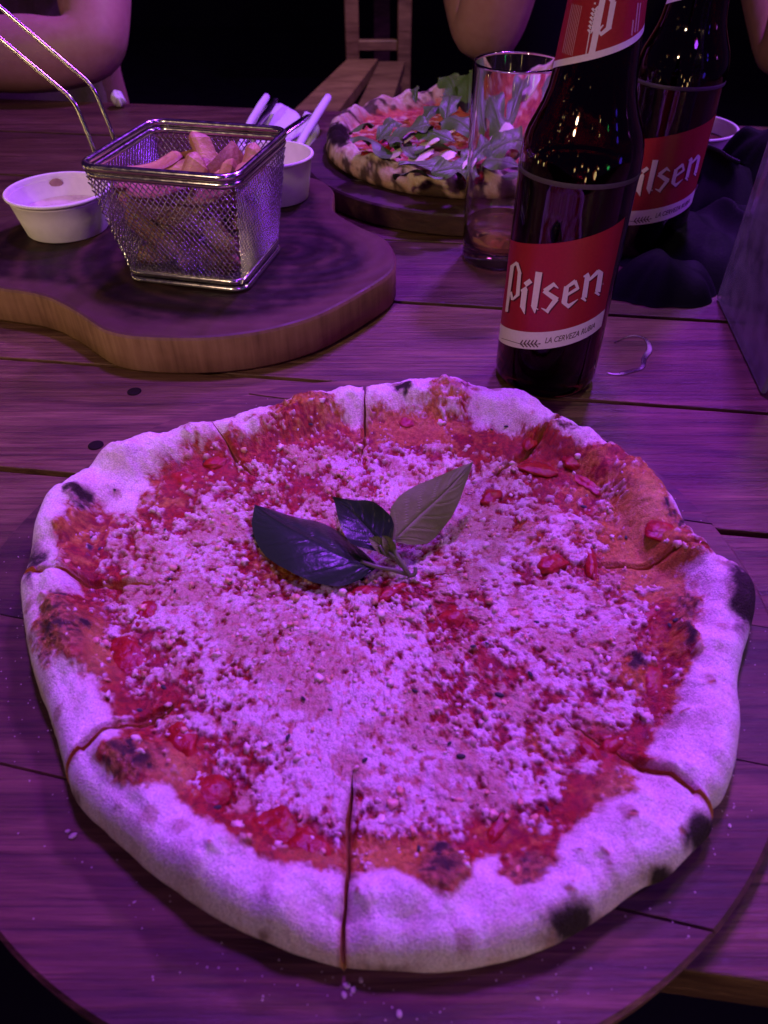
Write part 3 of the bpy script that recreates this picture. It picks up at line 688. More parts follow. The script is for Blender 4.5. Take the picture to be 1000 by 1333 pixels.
# ------------------------------------------------------------------ basil sprig
def leafmat(name, c, cv, under, rough=.42):
    m, N, L, b = newmat(name)
    a = N.new('ShaderNodeAttribute'); a.attribute_name = 'Vein'; v = coords(N, L, (1, 1, 1)); f = noise(N, L, v, 260, 4)
    c1 = mixc(N, L, f, c, tuple(q * .62 for q in c)); c1 = mixc(N, L, mathn(N, L, 'MULTIPLY', a.outputs['Fac'], .6), c1, cv)
    g = N.new('ShaderNodeNewGeometry'); L.new(mixc(N, L, g.outputs['Backfacing'], c1, under), b.inputs['Base Color'])
    setp(b, Roughness=rough, Subsurface_Weight=.05, Subsurface_Scale=.002, Specular_IOR_Level=.30)
    bump(N, L, b, mathn(N, L, 'SUBTRACT', mathn(N, L, 'MULTIPLY', f, .4), a.outputs['Fac']), .0008)
    return m
M['basil'] = leafmat('basil_leaf', (.018, .038, .016), (.030, .052, .024), (.020, .042, .018), .30)
M['basil_under'] = leafmat('basil_leaf_pale', (.15, .23, .035), (.21, .29, .07), (.15, .23, .035), .55)
M['stem'] = simple('basil_stem', (.15, .18, .075), (.10, .12, .05), .45, 200, .0002)
def leaf(name, mat, parent, mid, wid, side, cup=.25, thick=.0004, wave=.0, seed=0, n=64, mm=27, veins=6, prof=None):
    """mid: 3D midrib points; side: sideways direction; wid: half width"""
    P = spline(mid, 12); t = np.linspace(0, 1, len(P)); tt = np.linspace(0, 1, n)
    P = np.stack([np.interp(tt, t, P[:, i]) for i in range(3)], -1)
    T = np.gradient(P, axis=0); T /= np.linalg.norm(T, axis=1)[:, None]
    S = np.asarray(side, float); S = S - T * (T @ S)[:, None]; S /= np.linalg.norm(S, axis=1)[:, None]; Nn = np.cross(T, S)
    wprof = (np.sin(np.pi * np.clip(tt, 0, 1) ** .78) ** .85) if prof is None else np.interp(tt, np.linspace(0, 1, len(prof)), prof)
    wprof = np.maximum(wprof, .015)
    s = np.linspace(-1, 1, mm); V = []; vein = []
    for i in range(n):
        for j in range(mm):
            ww = wid * wprof[i] * s[j]; a_ = abs(s[j])
            vv = (tt[i] * veins - a_ * 1.6) % 1.0; vn = np.exp(-((min(vv, 1 - vv)) / .10) ** 2) * (1 - a_ ** 3) * .4
            vn = max(vn, np.exp(-(s[j] / .07) ** 2))
            quilt = .03 * wid * math.sin(math.pi * vv) ** 1 * (1 - a_ ** 2) * min(1, a_ * 3)
            lift = -cup * wid * wprof[i] * a_ ** 1.7 + quilt + wave * wid * math.sin(tt[i] * 13 + seed + s[j]) * a_ ** 2
            V.append(P[i] + S[i] * ww + Nn[i] * lift); vein.append(vn)
    V = np.array(V); q = np.arange(n * mm).reshape(n, mm)
    Fq = np.stack([q[:-1, :-1], q[:-1, 1:], q[1:, 1:], q[1:, :-1]], -1).reshape(-1, 4)
    o = obj(name, V, Fq, mat, parent, {'Vein': np.array(vein)}); return o
bj = ztop_at(528, 742)
basil = thing('basil_sprig', 'green basil sprig with three leaves lying in the middle of the pizza', 'basil', tuple(bj))
zb = bj[2]
A_ = px(492, 738, zb + .004); B_ = px(332, 658, zb + .004); Mi = px(408, 703, zb + .0085)
leaf('leaf', M['basil'], basil, [A_, px(450, 725, zb + .0075), Mi, px(365, 680, zb + .0075), B_], .0172, np.cross([0, 0, 1], B_ - A_) + np.array([0, 0, .008]), .34, seed=1, wave=.05, prof=[.05, .42, .72, .92, 1, .98, .9, .72, .45, .0])
A2 = px(512, 704, zb + .012); B2 = px(616, 601, zb + .026)
leaf('leaf', M['basil_under'], basil, [A2, px(545, 672, zb + .016), px(580, 640, zb + .021), B2], .0118, np.array([.72, -.30, -.42]), -.22, seed=2, wave=.06, prof=[.05, .6, .92, 1, .95, .85, .68, .48, .26, .0])
A3 = px(505, 718, zb + .010); B3 = px(433, 648, zb + .008)
leaf('leaf', M['basil'], basil, [A3, px(485, 695, zb + .0115), px(460, 668, zb + .0115), B3], .0105, np.array([.7, .55, .25]), .35, seed=3, wave=.10, prof=[.05, .5, .85, 1, .95, .85, .68, .45, .22, .0])
leaf('small_leaf', M['basil_under'], basil, [px(502, 722, zb + .008), px(492, 708, zb + .012), px(480, 700, zb + .013)], .0028, np.array([.5, .7, .4]), .5, seed=4)
leaf('small_leaf', M['basil_under'], basil, [px(508, 722, zb + .008), px(506, 708, zb + .014), px(498, 697, zb + .016)], .0026, np.array([.8, .2, .4]), .5, seed=5)
for pth, r0 in (([px(534, 750, zb + .0015), px(524, 735, zb + .006), px(514, 718, zb + .010), px(512, 704, zb + .012)], .0011), ([px(530, 748, zb + .0015), px(512, 742, zb + .005), px(492, 738, zb + .006), px(470, 731, zb + .006)], .0009),
                ([px(524, 738, zb + .004), px(512, 724, zb + .009), px(504, 717, zb + .010)], .0008), ([px(531, 750, zb + .0015), px(540, 747, zb + .003), px(541, 738, zb + .005)], .0009), ([px(516, 728, zb + .006), px(502, 722, zb + .009), px(494, 710, zb + .012)], .0006)):
    V, Fc = tube(spline(pth, 6), r0, 8); obj('stem', V, Fc, M['stem'], basil)
# crumbs fallen on the board
mb = MB()
for u, v_, s_ in [(893, 1098, .0007), (452, 1283, .0008), (460, 1288, .0007), (470, 1276, .0006), (448, 1295, .0007), (95, 1088, .0009), (88, 1082, .0006), (950, 1075, .0005), (700, 1300, .0004), (520, 1320, .0008)]:
    mb.add(lumpy(px(u, v_, BZ + s_ * .5), (s_ * 1.4, s_, s_ * .6), u, int(u) % 50), F3)
for i in range(420):
    u = rng.uniform(120, 700) if i % 3 else rng.uniform(30, 960); t = rng.uniform(-np.pi, np.pi); rq = Rout(np.array([t]))[0] + abs(rng.normal(0, .012)) + .001
    q = np.array([C0[0] + rq * math.cos(t), C0[1] + rq * math.sin(t)])
    if np.hypot(q[0] + .0084, q[1] - .21) > .166: continue
    s_ = rng.uniform(.00012, .00032); mb.add(I1 * np.array([s_, s_, s_ * .5]) + np.array([q[0], q[1], BZ + s_ * .2]), F1)
tag(mb.build('flour_and_crumbs', M['crumb_floor'] if 'crumb_floor' in M else simple('flour_dust', (.50, .42, .34), rough=.9, scale=800)), 'pale flour dust and crumbs scattered on the pizza board', 'crumbs', kind='stuff')

# ------------------------------------------------------------------ live-edge slab
SZ = .027
SO = [(-.3000, .476), (-.258, .465), (-.224, .454), (-.198, .434), (-.170, .408), (-.140, .399), (-.094, .401), (-.049, .421), (-.012, .462), (.0075, .498), (.003, .542), (-.020, .572), (-.040, .604), (-.043, .648),
      (-.056, .674), (-.078, .688), (-.104, .682), (-.128, .650), (-.165, .618), (-.22, .606), (-.28, .600), (-.325, .574), (-.343, .530), (-.332, .494)]
SO = spline(SO, 8, True)
ang = np.linspace(0, 2 * np.pi, len(SO), endpoint=False)
SO = SO + .0012 * np.c_[fbm(np.cos(ang) * 8 + 9, np.sin(ang) * 8 + 9, 5, 3) - .5, fbm(np.cos(ang) * 8 + 29, np.sin(ang) * 8 + 9, 6, 3) - .5]
V, Fc, D = extrude(SO, .0004, SZ, .0022, 14, (-.13, .515))
m, N, L, b = newmat('walnut_slab_top')
tc = N.new('ShaderNodeTexCoord'); org = (-.06, .50, 0)
sub = N.new('ShaderNodeVectorMath'); sub.operation = 'SUBTRACT'; L.new(tc.outputs['Object'], sub.inputs[0])
sl_c = np.array([(V[:, 0].min() + V[:, 0].max()) / 2, (V[:, 1].min() + V[:, 1].max()) / 2]); sub.inputs[1].default_value = (-.072 - sl_c[0], .525 - sl_c[1], 0)
nz = noise(N, L, sub.outputs[0], 9, 4); nz2 = noise(N, L, sub.outputs[0], 60, 4)
ml = N.new('ShaderNodeVectorMath'); ml.operation = 'MULTIPLY'; ml.inputs[1].default_value = (.75, 1.0, 0); L.new(sub.outputs[0], ml.inputs[0])
ln = N.new('ShaderNodeVectorMath'); ln.operation = 'LENGTH'; L.new(ml.outputs[0], ln.inputs[0])
ph = mathn(N, L, 'ADD', mathn(N, L, 'MULTIPLY', ln.outputs['Value'], 620), mathn(N, L, 'ADD', mathn(N, L, 'MULTIPLY', nz, 3.0), mathn(N, L, 'MULTIPLY', nz2, 1.6)))
sn = mathn(N, L, 'SINE', ph); sn2 = mathn(N, L, 'SINE', mathn(N, L, 'MULTIPLY', ph, .37))
g = mathn(N, L, 'ADD', mathn(N, L, 'MULTIPLY', sn, .05), mathn(N, L, 'ADD', mathn(N, L, 'MULTIPLY', sn2, .07), mathn(N, L, 'ADD', .22, mathn(N, L, 'MULTIPLY', nz2, .55))))
c = ramp(N, L, g, [(.30, (.009, .005, .004)), (.5, (.022, .011, .008)), (.70, (.060, .030, .019))])
ed = N.new('ShaderNodeAttribute'); ed.attribute_name = 'Edge'
sap = maprange(N, L, mathn(N, L, 'ADD', ed.outputs['Fac'], mathn(N, L, 'MULTIPLY', nz, .012)), .014, .020, 1, 0)
c = mixc(N, L, mathn(N, L, 'MULTIPLY', sap, .55), c, (.12, .066, .042))
geo = N.new('ShaderNodeNewGeometry'); sx = N.new('ShaderNodeSeparateXYZ'); L.new(geo.outputs['True Normal'], sx.inputs[0])
vs_ = coords(N, L, (1, 1, .06), rnd=False); fs = noise(N, L, vs_, 260, 4); vs2 = coords(N, L, (1, 1, 1), rnd=False); fs2 = noise(N, L, vs2, 26, 3)
side = ramp(N, L, mathn(N, L, 'ADD', mathn(N, L, 'MULTIPLY', fs, .5), mathn(N, L, 'MULTIPLY', fs2, .5)), [(.3, (.12, .065, .034)), (.5, (.24, .14, .072)), (.7, (.33, .205, .11))])
L.new(mixc(N, L, maprange(N, L, sx.outputs['Z'], .35, .6, 0, 1), side, c), b.inputs['Base Color'])
setp(b, Specular_IOR_Level=.16); L.new(maprange(N, L, nz2, .3, .7, .40, .62), b.inputs['Roughness']); bump(N, L, b, mathn(N, L, 'ADD', mathn(N, L, 'MULTIPLY', sn, .2), nz2), .0005)
M['slab'] = m
tag(obj('wood_slab', V, Fc, M['slab'], None, {'Edge': D}), 'thick live-edge wooden slab carrying the wire basket of fries', 'serving board')
sl = bpy.data.objects['wood_slab']
sl.data.polygons.foreach_set('use_smooth', [abs(p.normal.z) < .3 for p in sl.data.polygons])

# ------------------------------------------------------------------ wire basket
BR = math.radians(-13.0); BC = np.array([-.1235, .5020])
def bl(u, v_, z):   # basket frame -> world
    return np.array([BC[0] + u * math.cos(BR) - v_ * math.sin(BR), BC[1] + u * math.sin(BR) + v_ * math.cos(BR), z])
ZB, ZT = SZ + .0055, .1035
def hw(z):
    f = (z - ZB) / (ZT - ZB); return .0395 + (.0485 - .0395) * f, .0360 + (.0480 - .0360) * f
def rrect(hx, hy, r, z, n=6):
    P = []
    for cx, cy, a0 in ((hx - r, hy - r, 0), (-hx + r, hy - r, 90), (-hx + r, -hy + r, 180), (hx - r, -hy + r, 270)):
        for k in range(n + 1):
            a = math.radians(a0 + 90 * k / n); P.append(bl(cx + r * math.cos(a), cy + r * math.sin(a), z))
    return np.array(P)
basket = thing('fry_basket', 'small square wire mesh basket with a raised wire handle, full of fries', 'basket', tuple(bl(0, 0, SZ)))
for name, z, gr, rad, rc in (('top_rim', ZT, .0010, .0024, .011), ('top_rim', ZT - .0046, .0008, .0024, .011), ('base_ring', ZB + .0015, .0010, .0019, .009), ('base_ring', SZ + .0021, .0022, .0020, .009)):
    hx, hy = hw(z); V, Fc = tube(rrect(hx + gr, hy + gr, rc, z), rad, 10, True); obj(name, V, Fc, M['steel'], basket)
def wall_wires(c0, c1, c2, c3, nu, k):
    """c0 c1 bottom corners, c3 c2 top corners"""
    mb = MB(); P = lambda u, v_: (c0 * (1 - u) + c1 * u) * (1 - v_) + (c3 * (1 - u) + c2 * u) * v_
    for sgn in (1, -1):
        for i in range(int(-k * nu) - 1, int((1 + k) * nu) + 2):
            c_ = i / nu; pts = []
            for v_ in np.linspace(0, 1, 41):
                u = c_ + (sgn * k * v_ if sgn > 0 else -k * v_ + 0)
                if 0.0 <= u <= 1.0: pts.append(P(u, v_))
            if len(pts) > 2:
                nn = np.cross(c1 - c0, c3 - c0); nn /= np.linalg.norm(nn)
                pts = np.array([pts[0], pts[len(pts) // 2], pts[-1]]) + nn * .00022 * sgn
                V, Fc = tube(pts, .00040, 5, cap=False); mb.add(V, Fc)
    return mb
hb, hb2 = hw(ZB + .001); ht, ht2 = hw(ZT - .003)
cb = [bl(-hb, -hb2, ZB), bl(hb, -hb2, ZB), bl(hb, hb2, ZB), bl(-hb, hb2, ZB)]; ct = [bl(-ht, -ht2, ZT - .003), bl(ht, -ht2, ZT - .003), bl(ht, ht2, ZT - .003), bl(-ht, ht2, ZT - .003)]
for i in range(4):
    j = (i + 1) % 4; mb = wall_wires(cb[i], cb[j], ct[j], ct[i], 24, .60)
    tag(mb.build('mesh_wall', M['steel'], basket), None, kind='stuff')
mb = wall_wires(cb[0], cb[1], cb[2], cb[3], 22, .9); tag(mb.build('mesh_floor', M['steel'], basket), None, kind='stuff')
nrm = np.array([math.cos(BR + math.pi / 2), math.sin(BR + math.pi / 2), 0])   # planes that hold the two handle wires
hp = []
for (a, bb, c, d_) in (((122, 193), (97, 131), (0, 50), (-70, -12)), ((147, 175), (122, 113), (0, 9), (-78, -60))):
    p0 = px(*a, ZT); ps = [p0 - np.array([0, 0, .012])] + [p0] + [ray_plane(*q, p0, nrm) for q in (bb, c, d_)]
    hp.append(np.array(ps))
def soften(P, r=.006):
    out = [P[0]]
    for i in range(1, len(P) - 1):
        a = (P[i - 1] - P[i]); c = (P[i + 1] - P[i]); a = a / np.linalg.norm(a) * min(r, .45 * np.linalg.norm(a)); c = c / np.linalg.norm(c) * min(r, .45 * np.linalg.norm(c))
        for t in np.linspace(0, 1, 6): out.append((1 - t) ** 2 * (P[i] + a) + 2 * t * (1 - t) * P[i] + t * t * (P[i] + c))
    return np.array(out + [P[-1]])
full = np.concatenate([hp[0], hp[1][::-1]]); V, Fc = tube(soften(full), .0014, 10); obj('handle', V, Fc, M['steel'], basket)

# ------------------------------------------------------------------ fries (potato wedges)
m, N, L, b = newmat('fried_potato'); at = N.new('ShaderNodeAttribute'); at.attribute_name = 'Col'
v = coords(N, L, (1, 1, 1)); f = noise(N, L, v, 320, 4); f2 = noise(N, L, v, 90, 3)
c = mixc(N, L, maprange(N, L, f2, .45, .68, 0, .75), at.outputs['Color'], (.36, .19, .075)); c = mixc(N, L, maprange(N, L, f, .55, .75, 0, .5), c, (.26, .12, .05))
L.new(c, b.inputs['Base Color']); setp(b, Roughness=.48, Subsurface_Weight=.12, Subsurface_Scale=.004); bump(N, L, b, f, .0009); M['fry'] = m
def fry(c, d, length, w_, roll, seed, bend=.12):
    d = np.asarray(d, float); d /= np.linalg.norm(d); up = np.array([0, 0, 1.0]) if abs(d[2]) < .9 else np.array([1.0, 0, 0])
    a = np.cross(d, up); a /= np.linalg.norm(a); e = np.cross(a, d); cs, sn = math.cos(roll), math.sin(roll); a, e = a * cs + e * sn, e * cs - a * sn
    sec = [(-1, -.55), (-.5, -.66), (.5, -.66), (1, -.55), (.92, -.25), (.45, .55), (.15, .82), (-.15, .82), (-.45, .55), (-.92, -.25)]; ns = len(sec); n = 16; V = []; C = []
    for i in range(n):
        t = i / (n - 1); tp = min(1, (1 - abs(2 * t - 1) ** 5) + .25) ; s = w_ * tp * (1 + .14 * (vnoise(t * 4, seed, 3) - .5))
        o = np.asarray(c) + d * (t - .5) * length + e * bend * length * ((2 * t - 1) ** 2 - .4)
        for k, (p, q) in enumerate(sec):
            V.append(o + a * p * s + e * q * s); sk = 1 if q < -.4 else 0
            C.append((.22, .10, .035) if sk else ((.36, .19, .06) if k in (4, 9, 6, 7) else (.56, .36, .14)))
    Fc = []
    for i in range(n - 1):
        for k in range(ns): Fc.append((i * ns + k, i * ns + (k + 1) % ns, (i + 1) * ns + (k + 1) % ns, (i + 1) * ns + k))
    Fc += [tuple(range(ns))[::-1], tuple((n - 1) * ns + k for k in range(ns))]
    return obj('potato_wedge', V, Fc, M['fry'], None, {'Col': np.array(C)}, smooth=False)
FR = [ # u, v, z, direction, length, width, roll, spot in the heap
 (-.018, -.024, .052, (.85, .05, -.42), .062, .0080, .4, 0), (.012, -.026, .046, (.8, 0, -.35), .05, .0085, 1.2, 0), (.020, -.024, .066, (-.5, .1, .75), .046, .0080, .2, 0), (-.008, -.028, .071, (.9, .05, -.25), .060, .0078, 2.0, 0),
 (-.024, -.010, .042, (.3, .9, .15), .055, .0090, .3, 0), (.005, -.008, .040, (.2, .9, .1), .055, .0090, 1.0, 0), (.026, .005, .044, (.1, .95, .2), .05, .0085, .6, 0), (-.012, .018, .048, (.9, .2, .1), .055, .0090, .9, 0), (.018, .022, .052, (.9, -.2, .2), .05, .0085, .1, 0),
 (.000, .000, .058, (.8, .5, .2), .06, .0090, .5, 0), (-.022, .010, .064, (.5, .6, .5), .055, .0085, .8, 0), (.024, .012, .068, (-.3, .7, .5), .052, .0085, .2, 0), (.0, -.014, .072, (.7, -.4, .3), .055, .0085, 1.7, 0),
 (-.022, -.020, .080, (.9, .15, .10), .046, .0085, .3, 1), (-.016, .006, .089, (.85, .45, .18), .046, .0095, .2, 1), (.004, .010, .094, (-.35, .55, .60), .040, .0080, .9, 1), (-.002, -.014, .088, (.25, .55, .45), .040, .0085, .1, 1), (.022, .002, .090, (.8, -.35, .22), .044, .0085, .7, 1),
 (.024, -.016, .086, (.35, .55, .55), .042, .0085, 1.2, 1), (.030, .014, .086, (.2, .7, .5), .045, .0085, .2, 1), (-.028, .024, .080, (.9, -.1, .2), .042, .0085, .6, 1), (-.034, -.014, .083, (.9, .3, .12), .036, .0080, 1.1, 1), (.006, .028, .080, (.9, .1, .1), .055, .0085, .4, 1),
 (-.030, .004, .090, (.6, .6, .12), .040, .0085, .9, 1), (.012, -.026, .088, (.95, .1, .05), .046, .0085, .3, 1), (-.010, .026, .090, (.7, -.4, .25), .042, .0085, 1.4, 1), (.034, -.004, .092, (.5, .7, .2), .038, .008, .6, 1), (-.012, -.028, .086, (.9, -.1, .15), .05, .0085, .8, 1), (.016, .014, .092, (.3, .8, .3), .038, .0085, 2.0, 1)]
for i, (u, v_, z, d, ln_, w_, ro, s) in enumerate(FR):
    d = np.array(d); dw = np.array([d[0] * math.cos(BR) - d[1] * math.sin(BR), d[0] * math.sin(BR) + d[1] * math.cos(BR), d[2]])
    o = fry(bl(u * .95, v_ * .92, z + (-.003 if s else .001)), dw, ln_ * (1.05 if s else .95), w_ * 1.02, ro, i)
    if s: tag(o, 'golden potato wedge lying on top of the heap in the wire basket', 'potato wedge', 'wedges on top of the basket')
    else: tag(o, 'golden potato wedge down inside the wire mesh basket', 'potato wedge', 'wedges inside the basket')

# ------------------------------------------------------------------ paper sauce cups
def cup(label, cx, cy, z0, h, rt, rb, sauce, level, lab2, smear=None):
    root = thing('sauce_cup', label, 'sauce cup', (cx, cy, z0)); t = .0007
    out = [(rb - .004, .0002), (rb - .0005, .0004), (rb, .001), (rb + (rt - rb) * .5, h * .5), (rt - .0005, h - .003)]
    a = np.linspace(-100, 170, 10); rim = [(rt + .0002 + .0013 * math.cos(math.radians(q)), h - .0013 + .0013 * math.sin(math.radians(q))) for q in a]
    inn = [(rt - t, h - .004), (rb + (rt - rb) * .5 - t, h * .5), (rb - t, .0025), (0.0003, .0022)]
    V, Fc = lathe(out + rim + inn, (cx, cy, z0), 72, True); obj('wall', V, Fc, M['white_paper'], root)
    rl = rb + (rt - rb) * level - t - .0003; zl = h * level
    V, Fc = lathe([(.0004, zl - .0002), (rl * .35, zl + .0004), (rl * .7, zl - .0002), (rl * .93, zl), (rl, zl + .0012)], (cx, cy, z0), 60, True)
    V[:, 2] += .0011 * (fbm(V[:, 0] * 150, V[:, 1] * 150, 8, 3) - .5) * (np.hypot(V[:, 0] - cx, V[:, 1] - cy) < rl * .9)
    s = obj('sauce', V, Fc, sauce, root)
    if smear:
        th0, zz = smear; P = lumpy(np.zeros(3), (.0050, .0030, .0006), 0, 9)
        rr_ = rb + (rt - rb) * (zz / h) - t - .0003; tt = th0 + P[:, 0] / rr_
        V = np.c_[cx + (rr_ - P[:, 2]) * np.cos(tt), cy + (rr_ - P[:, 2]) * np.sin(tt), z0 + zz + P[:, 1]]; obj('sauce_smear', V, F3, M['mayo_dark'], root)
    return root
M['mayo_dark'] = simple('dried_sauce', (.40, .28, .18), (.28, .18, .11), .4, 500, .0003)
cup('white paper cup of pale dip standing left of the wire basket', -.2420, .5655, SZ, .0300, .0365, .0298, M['mayo'], .42, '', (math.radians(112), .0235))
cup('white paper cup standing behind the wire basket near the cutlery', -.0905, .6330, SZ, .0345, .0325, .0275, M['mayo'], .35, '')
cup('white paper cup of dark sauce behind the farther beer bottle', .2850, .7600, .0003, .0480, .0460, .0360, M['dark_sauce'], .70, '')

# ------------------------------------------------------------------ napkins and cutlery
def strip3(path, side, wd, th, n=10):
    """flat bar along a path, with widths"""
    P = spline(path, n); k = len(P); wd = np.interp(np.linspace(0, 1, k), np.linspace(0, 1, len(wd)), wd)
    T = np.gradient(P, axis=0); T /= np.linalg.norm(T, axis=1)[:, None]; S = np.asarray(side, float); S = S - T * (T @ S)[:, None]; S /= np.linalg.norm(S, axis=1)[:, None]; Nn = np.cross(S, T)
    sec = [(-1, -.3), (-.85, -1), (.85, -1), (1, -.3), (1, .3), (.85, 1), (-.85, 1), (-1, .3)]; V = []
    for i in range(k):
        for p, q in sec: V.append(P[i] + S[i] * p * wd[i] + Nn[i] * q * th)
    Fc = []
    for i in range(k - 1):
        for j in range(8): Fc.append((i * 8 + j, i * 8 + (j + 1) % 8, (i + 1) * 8 + (j + 1) % 8, (i + 1) * 8 + j))
    return np.array(V), Fc + [tuple(range(8))[::-1], tuple((k - 1) * 8 + j for j in range(8))]
def napkin(label, quad, z0, th, seed, roll_edge):
    """folded napkin: quad of photo corners on a gently raised surface"""
    Q = [px(u, v_, z) for u, v_, z in quad]; n = 22; V = []
    for i in range(n):
        for j in range(n):
            a, bq = i / (n - 1), j / (n - 1); p = (Q[0] * (1 - a) + Q[1] * a) * (1 - bq) + (Q[3] * (1 - a) + Q[2] * a) * bq
            h = .004 * (fbm(a * 3 + seed, bq * 3, seed, 3) - .5) + .006 * math.sin(math.pi * a) ** .6 * 1
            V.append(p + np.array([0, 0, h]))
    V = np.array(V); q = np.arange(n * n).reshape(n, n)
    top = np.stack([q[:-1, :-1], q[1:, :-1], q[1:, 1:], q[:-1, 1:]], -1).reshape(-1, 4)
    B = V.copy(); B[:, 2] = np.maximum(V[:, 2] - th, .0006); bo = top[:, ::-1] + n * n
    rim = np.r_[q[:, 0], q[-1, 1:], q[-2::-1, -1], q[0, -2:0:-1]]; sd_ = np.stack([rim, rim + n * n, np.roll(rim, -1) + n * n, np.roll(rim, -1)], -1)
    return tag(obj('napkin', np.concatenate([V, B]), np.concatenate([top, bo, sd_]), M['napkin']), label, 'napkin')
napkin('rounded white folded napkin just past the basket, under the fork handle', [(318, 200, .004), (375, 214, .004), (391, 152, .012), (352, 137, .012)], 0, .010, 3, 0)
napkin('white napkin bundle beside the far pizza, under the knife handle', [(362, 214, .004), (398, 206, .004), (416, 166, .008), (396, 148, .014)], 0, .012, 7, 0)
for lab, a, bq, ra in (('thin rolled white napkin edge sticking up by the fork', (322, 168, .022), (347, 126, .026), .0042), ('white rolled paper sleeve pointing up beside the far pizza', (388, 192, .020), (427, 127, .030), .0046)):
    p0, p1 = px(*a), px(*bq); d = (p1 - p0); P = np.array([p0 - d * .9 * np.array([1, 1, 1.0]), p0, (p0 + p1) / 2 + np.array([0, 0, .001]), p1]); P[0, 2] = ra + .0006
    V, Fc = tube(spline(P, 6), np.interp(np.linspace(0, 1, 19), [0, .8, 1], [ra * .8, ra, ra * .9]), 12); V[:, 2] = np.maximum(V[:, 2], .0006)
    tag(obj('napkin_roll', V, Fc, M['napkin']), lab, 'napkin')
def cutlery(name, label, tip, end, kind):
    p1, p0 = px(*tip), px(*end); d = (p1 - p0); far = p0 - d * 1.0; far[2] = .012
    root = thing(name, label, name, tuple(far)); V, Fc = strip3([far + (p0 - far) * .45, p0, (p0 + p1) / 2, p1], (1, -.3, .15), [.0028, .0032, .0042, .0062, .0050, .003] if kind == 'fork' else [.004, .0045, .0055, .006, .0055, .003], .0013)
    obj('handle', V, Fc, M['steel'], root)
    hd = far + (p0 - far) * .45
    if kind == 'fork':
        for s in (-1.5, -.5, .5, 1.5):
            sx_ = np.cross(d / np.linalg.norm(d), [0, 0, 1]); V, Fc = strip3([hd, hd - d / np.linalg.norm(d) * .02 + sx_ * s * .0045, hd - d / np.linalg.norm(d) * .062 + sx_ * s * .0045 - np.array([0, 0, .002])], (1, -.3, .1), [.0022, .0018, .0010], .0008, 5); V[:, 2] = np.maximum(V[:, 2], .0008); obj('tine', V, Fc, M['steel'], root)
    else:
        V, Fc = strip3([hd + d * .05, hd - d / np.linalg.norm(d) * .05, hd - d / np.linalg.norm(d) * .085], (1, -.3, .1), [.005, .008, .008, .003], .0006, 6); V[:, 2] = np.maximum(V[:, 2], .0008); obj('blade', V, Fc, M['steel'], root)
cutlery('fork', 'steel fork with its handle resting up on the rounded napkin', (359, 129, .030), (336, 160, .024), 'fork')
cutlery('knife', 'steel knife lying on the napkin bundle by the far pizza', (403, 150, .030), (372, 172, .024), 'knife')

# ------------------------------------------------------------------ second pizza on its board
M['dark_board'] = wood('dark_serving_board', (.022, .010, .007), (.045, .020, .013), (.085, .042, .026), rot=math.radians(8), stretch=7, rough=.5, bumpd=.0004)
B2C = np.array([.082, .772]); B2Z = .019
strip_board('far_pizza_board', 'dark round wooden board under the leafy pizza', B2C, .160, .0006, B2Z, math.radians(-8), [-.17, -.09, -.02, .05, .11, .17], M['dark_board'])
P2C = np.array([.084, .786]); P2R = .143
pz2 = thing('pizza', 'leaf-topped pizza with a charred crust behind the drinking glass', 'pizza', (P2C[0], P2C[1], B2Z))
nt, nr = 300, 120
t = np.linspace(0, 2 * np.pi, nt, endpoint=False); R2 = P2R * (1 + .05 * (fbm(np.cos(t) * 2 + 5, np.sin(t) * 2 + 5, 4, 3) - .5)); s = np.r_[np.linspace(.01, 1, nr)]
rho = s[:, None] * (R2 - .010)[None]; T = np.broadcast_to(t, rho.shape); x = P2C[0] + rho * np.cos(T); y = P2C[1] + rho * np.sin(T); de = R2[None] - rho
w_ = .026 + .006 * (fbm(np.cos(T) * 4 + 3, np.sin(T) * 4, 9, 2) - .5); q = np.clip(de / w_, 0, 1); bm = np.where(q > .5, .5 * (1 + np.cos(np.pi * (q - .5) / .5)), 1 - .2 * ((.5 - q) / .5) ** 2)
z = B2Z + .008 + bm * (.015 + .016 * (fbm(x * 45, y * 45, 14, 2) - .5)) + .003 * (fbm(x * 130, y * 130, 15, 3) - .5)
ph = np.linspace(0, math.radians(150), 15)[1:, None]; zc = B2Z + .007; zA = np.where(ph < np.pi / 2, zc + (z[-1][None] - zc) * np.cos(ph), zc + (zc - B2Z - .0003) * np.cos(ph) / .866)
rA = (R2 - .010)[None] + .010 * np.sin(ph); xA = P2C[0] + rA * np.cos(t); yA = P2C[1] + rA * np.sin(t)
X = np.concatenate([x, xA]); Y = np.concatenate([y, yA]); Z = np.concatenate([z, zA]); Q = np.concatenate([q, np.zeros(xA.shape)]); lo = np.concatenate([np.zeros(x.shape), np.broadcast_to(sstep(.5, 1.9, ph), xA.shape)])
zz_ = Z * 60; a1 = fbm(X * 110 + zz_, Y * 110 + zz_, 31, 3); a2 = fbm(X * 300, Y * 300 + zz_ * 2, 32, 3)
fl = mix((.58, .42, .27), (.74, .64, .50), sstep(.35, .65, a2)); fl = mix(fl, (.44, .25, .11), lo * .6); ch_ = sstep(.50, .64, a1 + .14 * lo); fl = mix(fl, (.045, .022, .014), .9 * ch_)
sa = mix((.40, .03, .012), (.62, .17, .04), sstep(.35, .65, a2)); sa = mix(sa, (.78, .60, .42), sstep(.56, .66, fbm(X * 140, Y * 140, 35, 3)) * .8)
tm = sstep(.72, .9, Q + .35 * (a2 - .5)); cc = mix(fl, sa, tm)
U, W = pj(np.stack([X, Y, Z], -1)); cc = mix(cc, (.02, .012, .01), sstep(1, .5, ((U - 441) / 18) ** 2 + ((W - 175) / 18) ** 2 + .6 * (a2 - .5)))
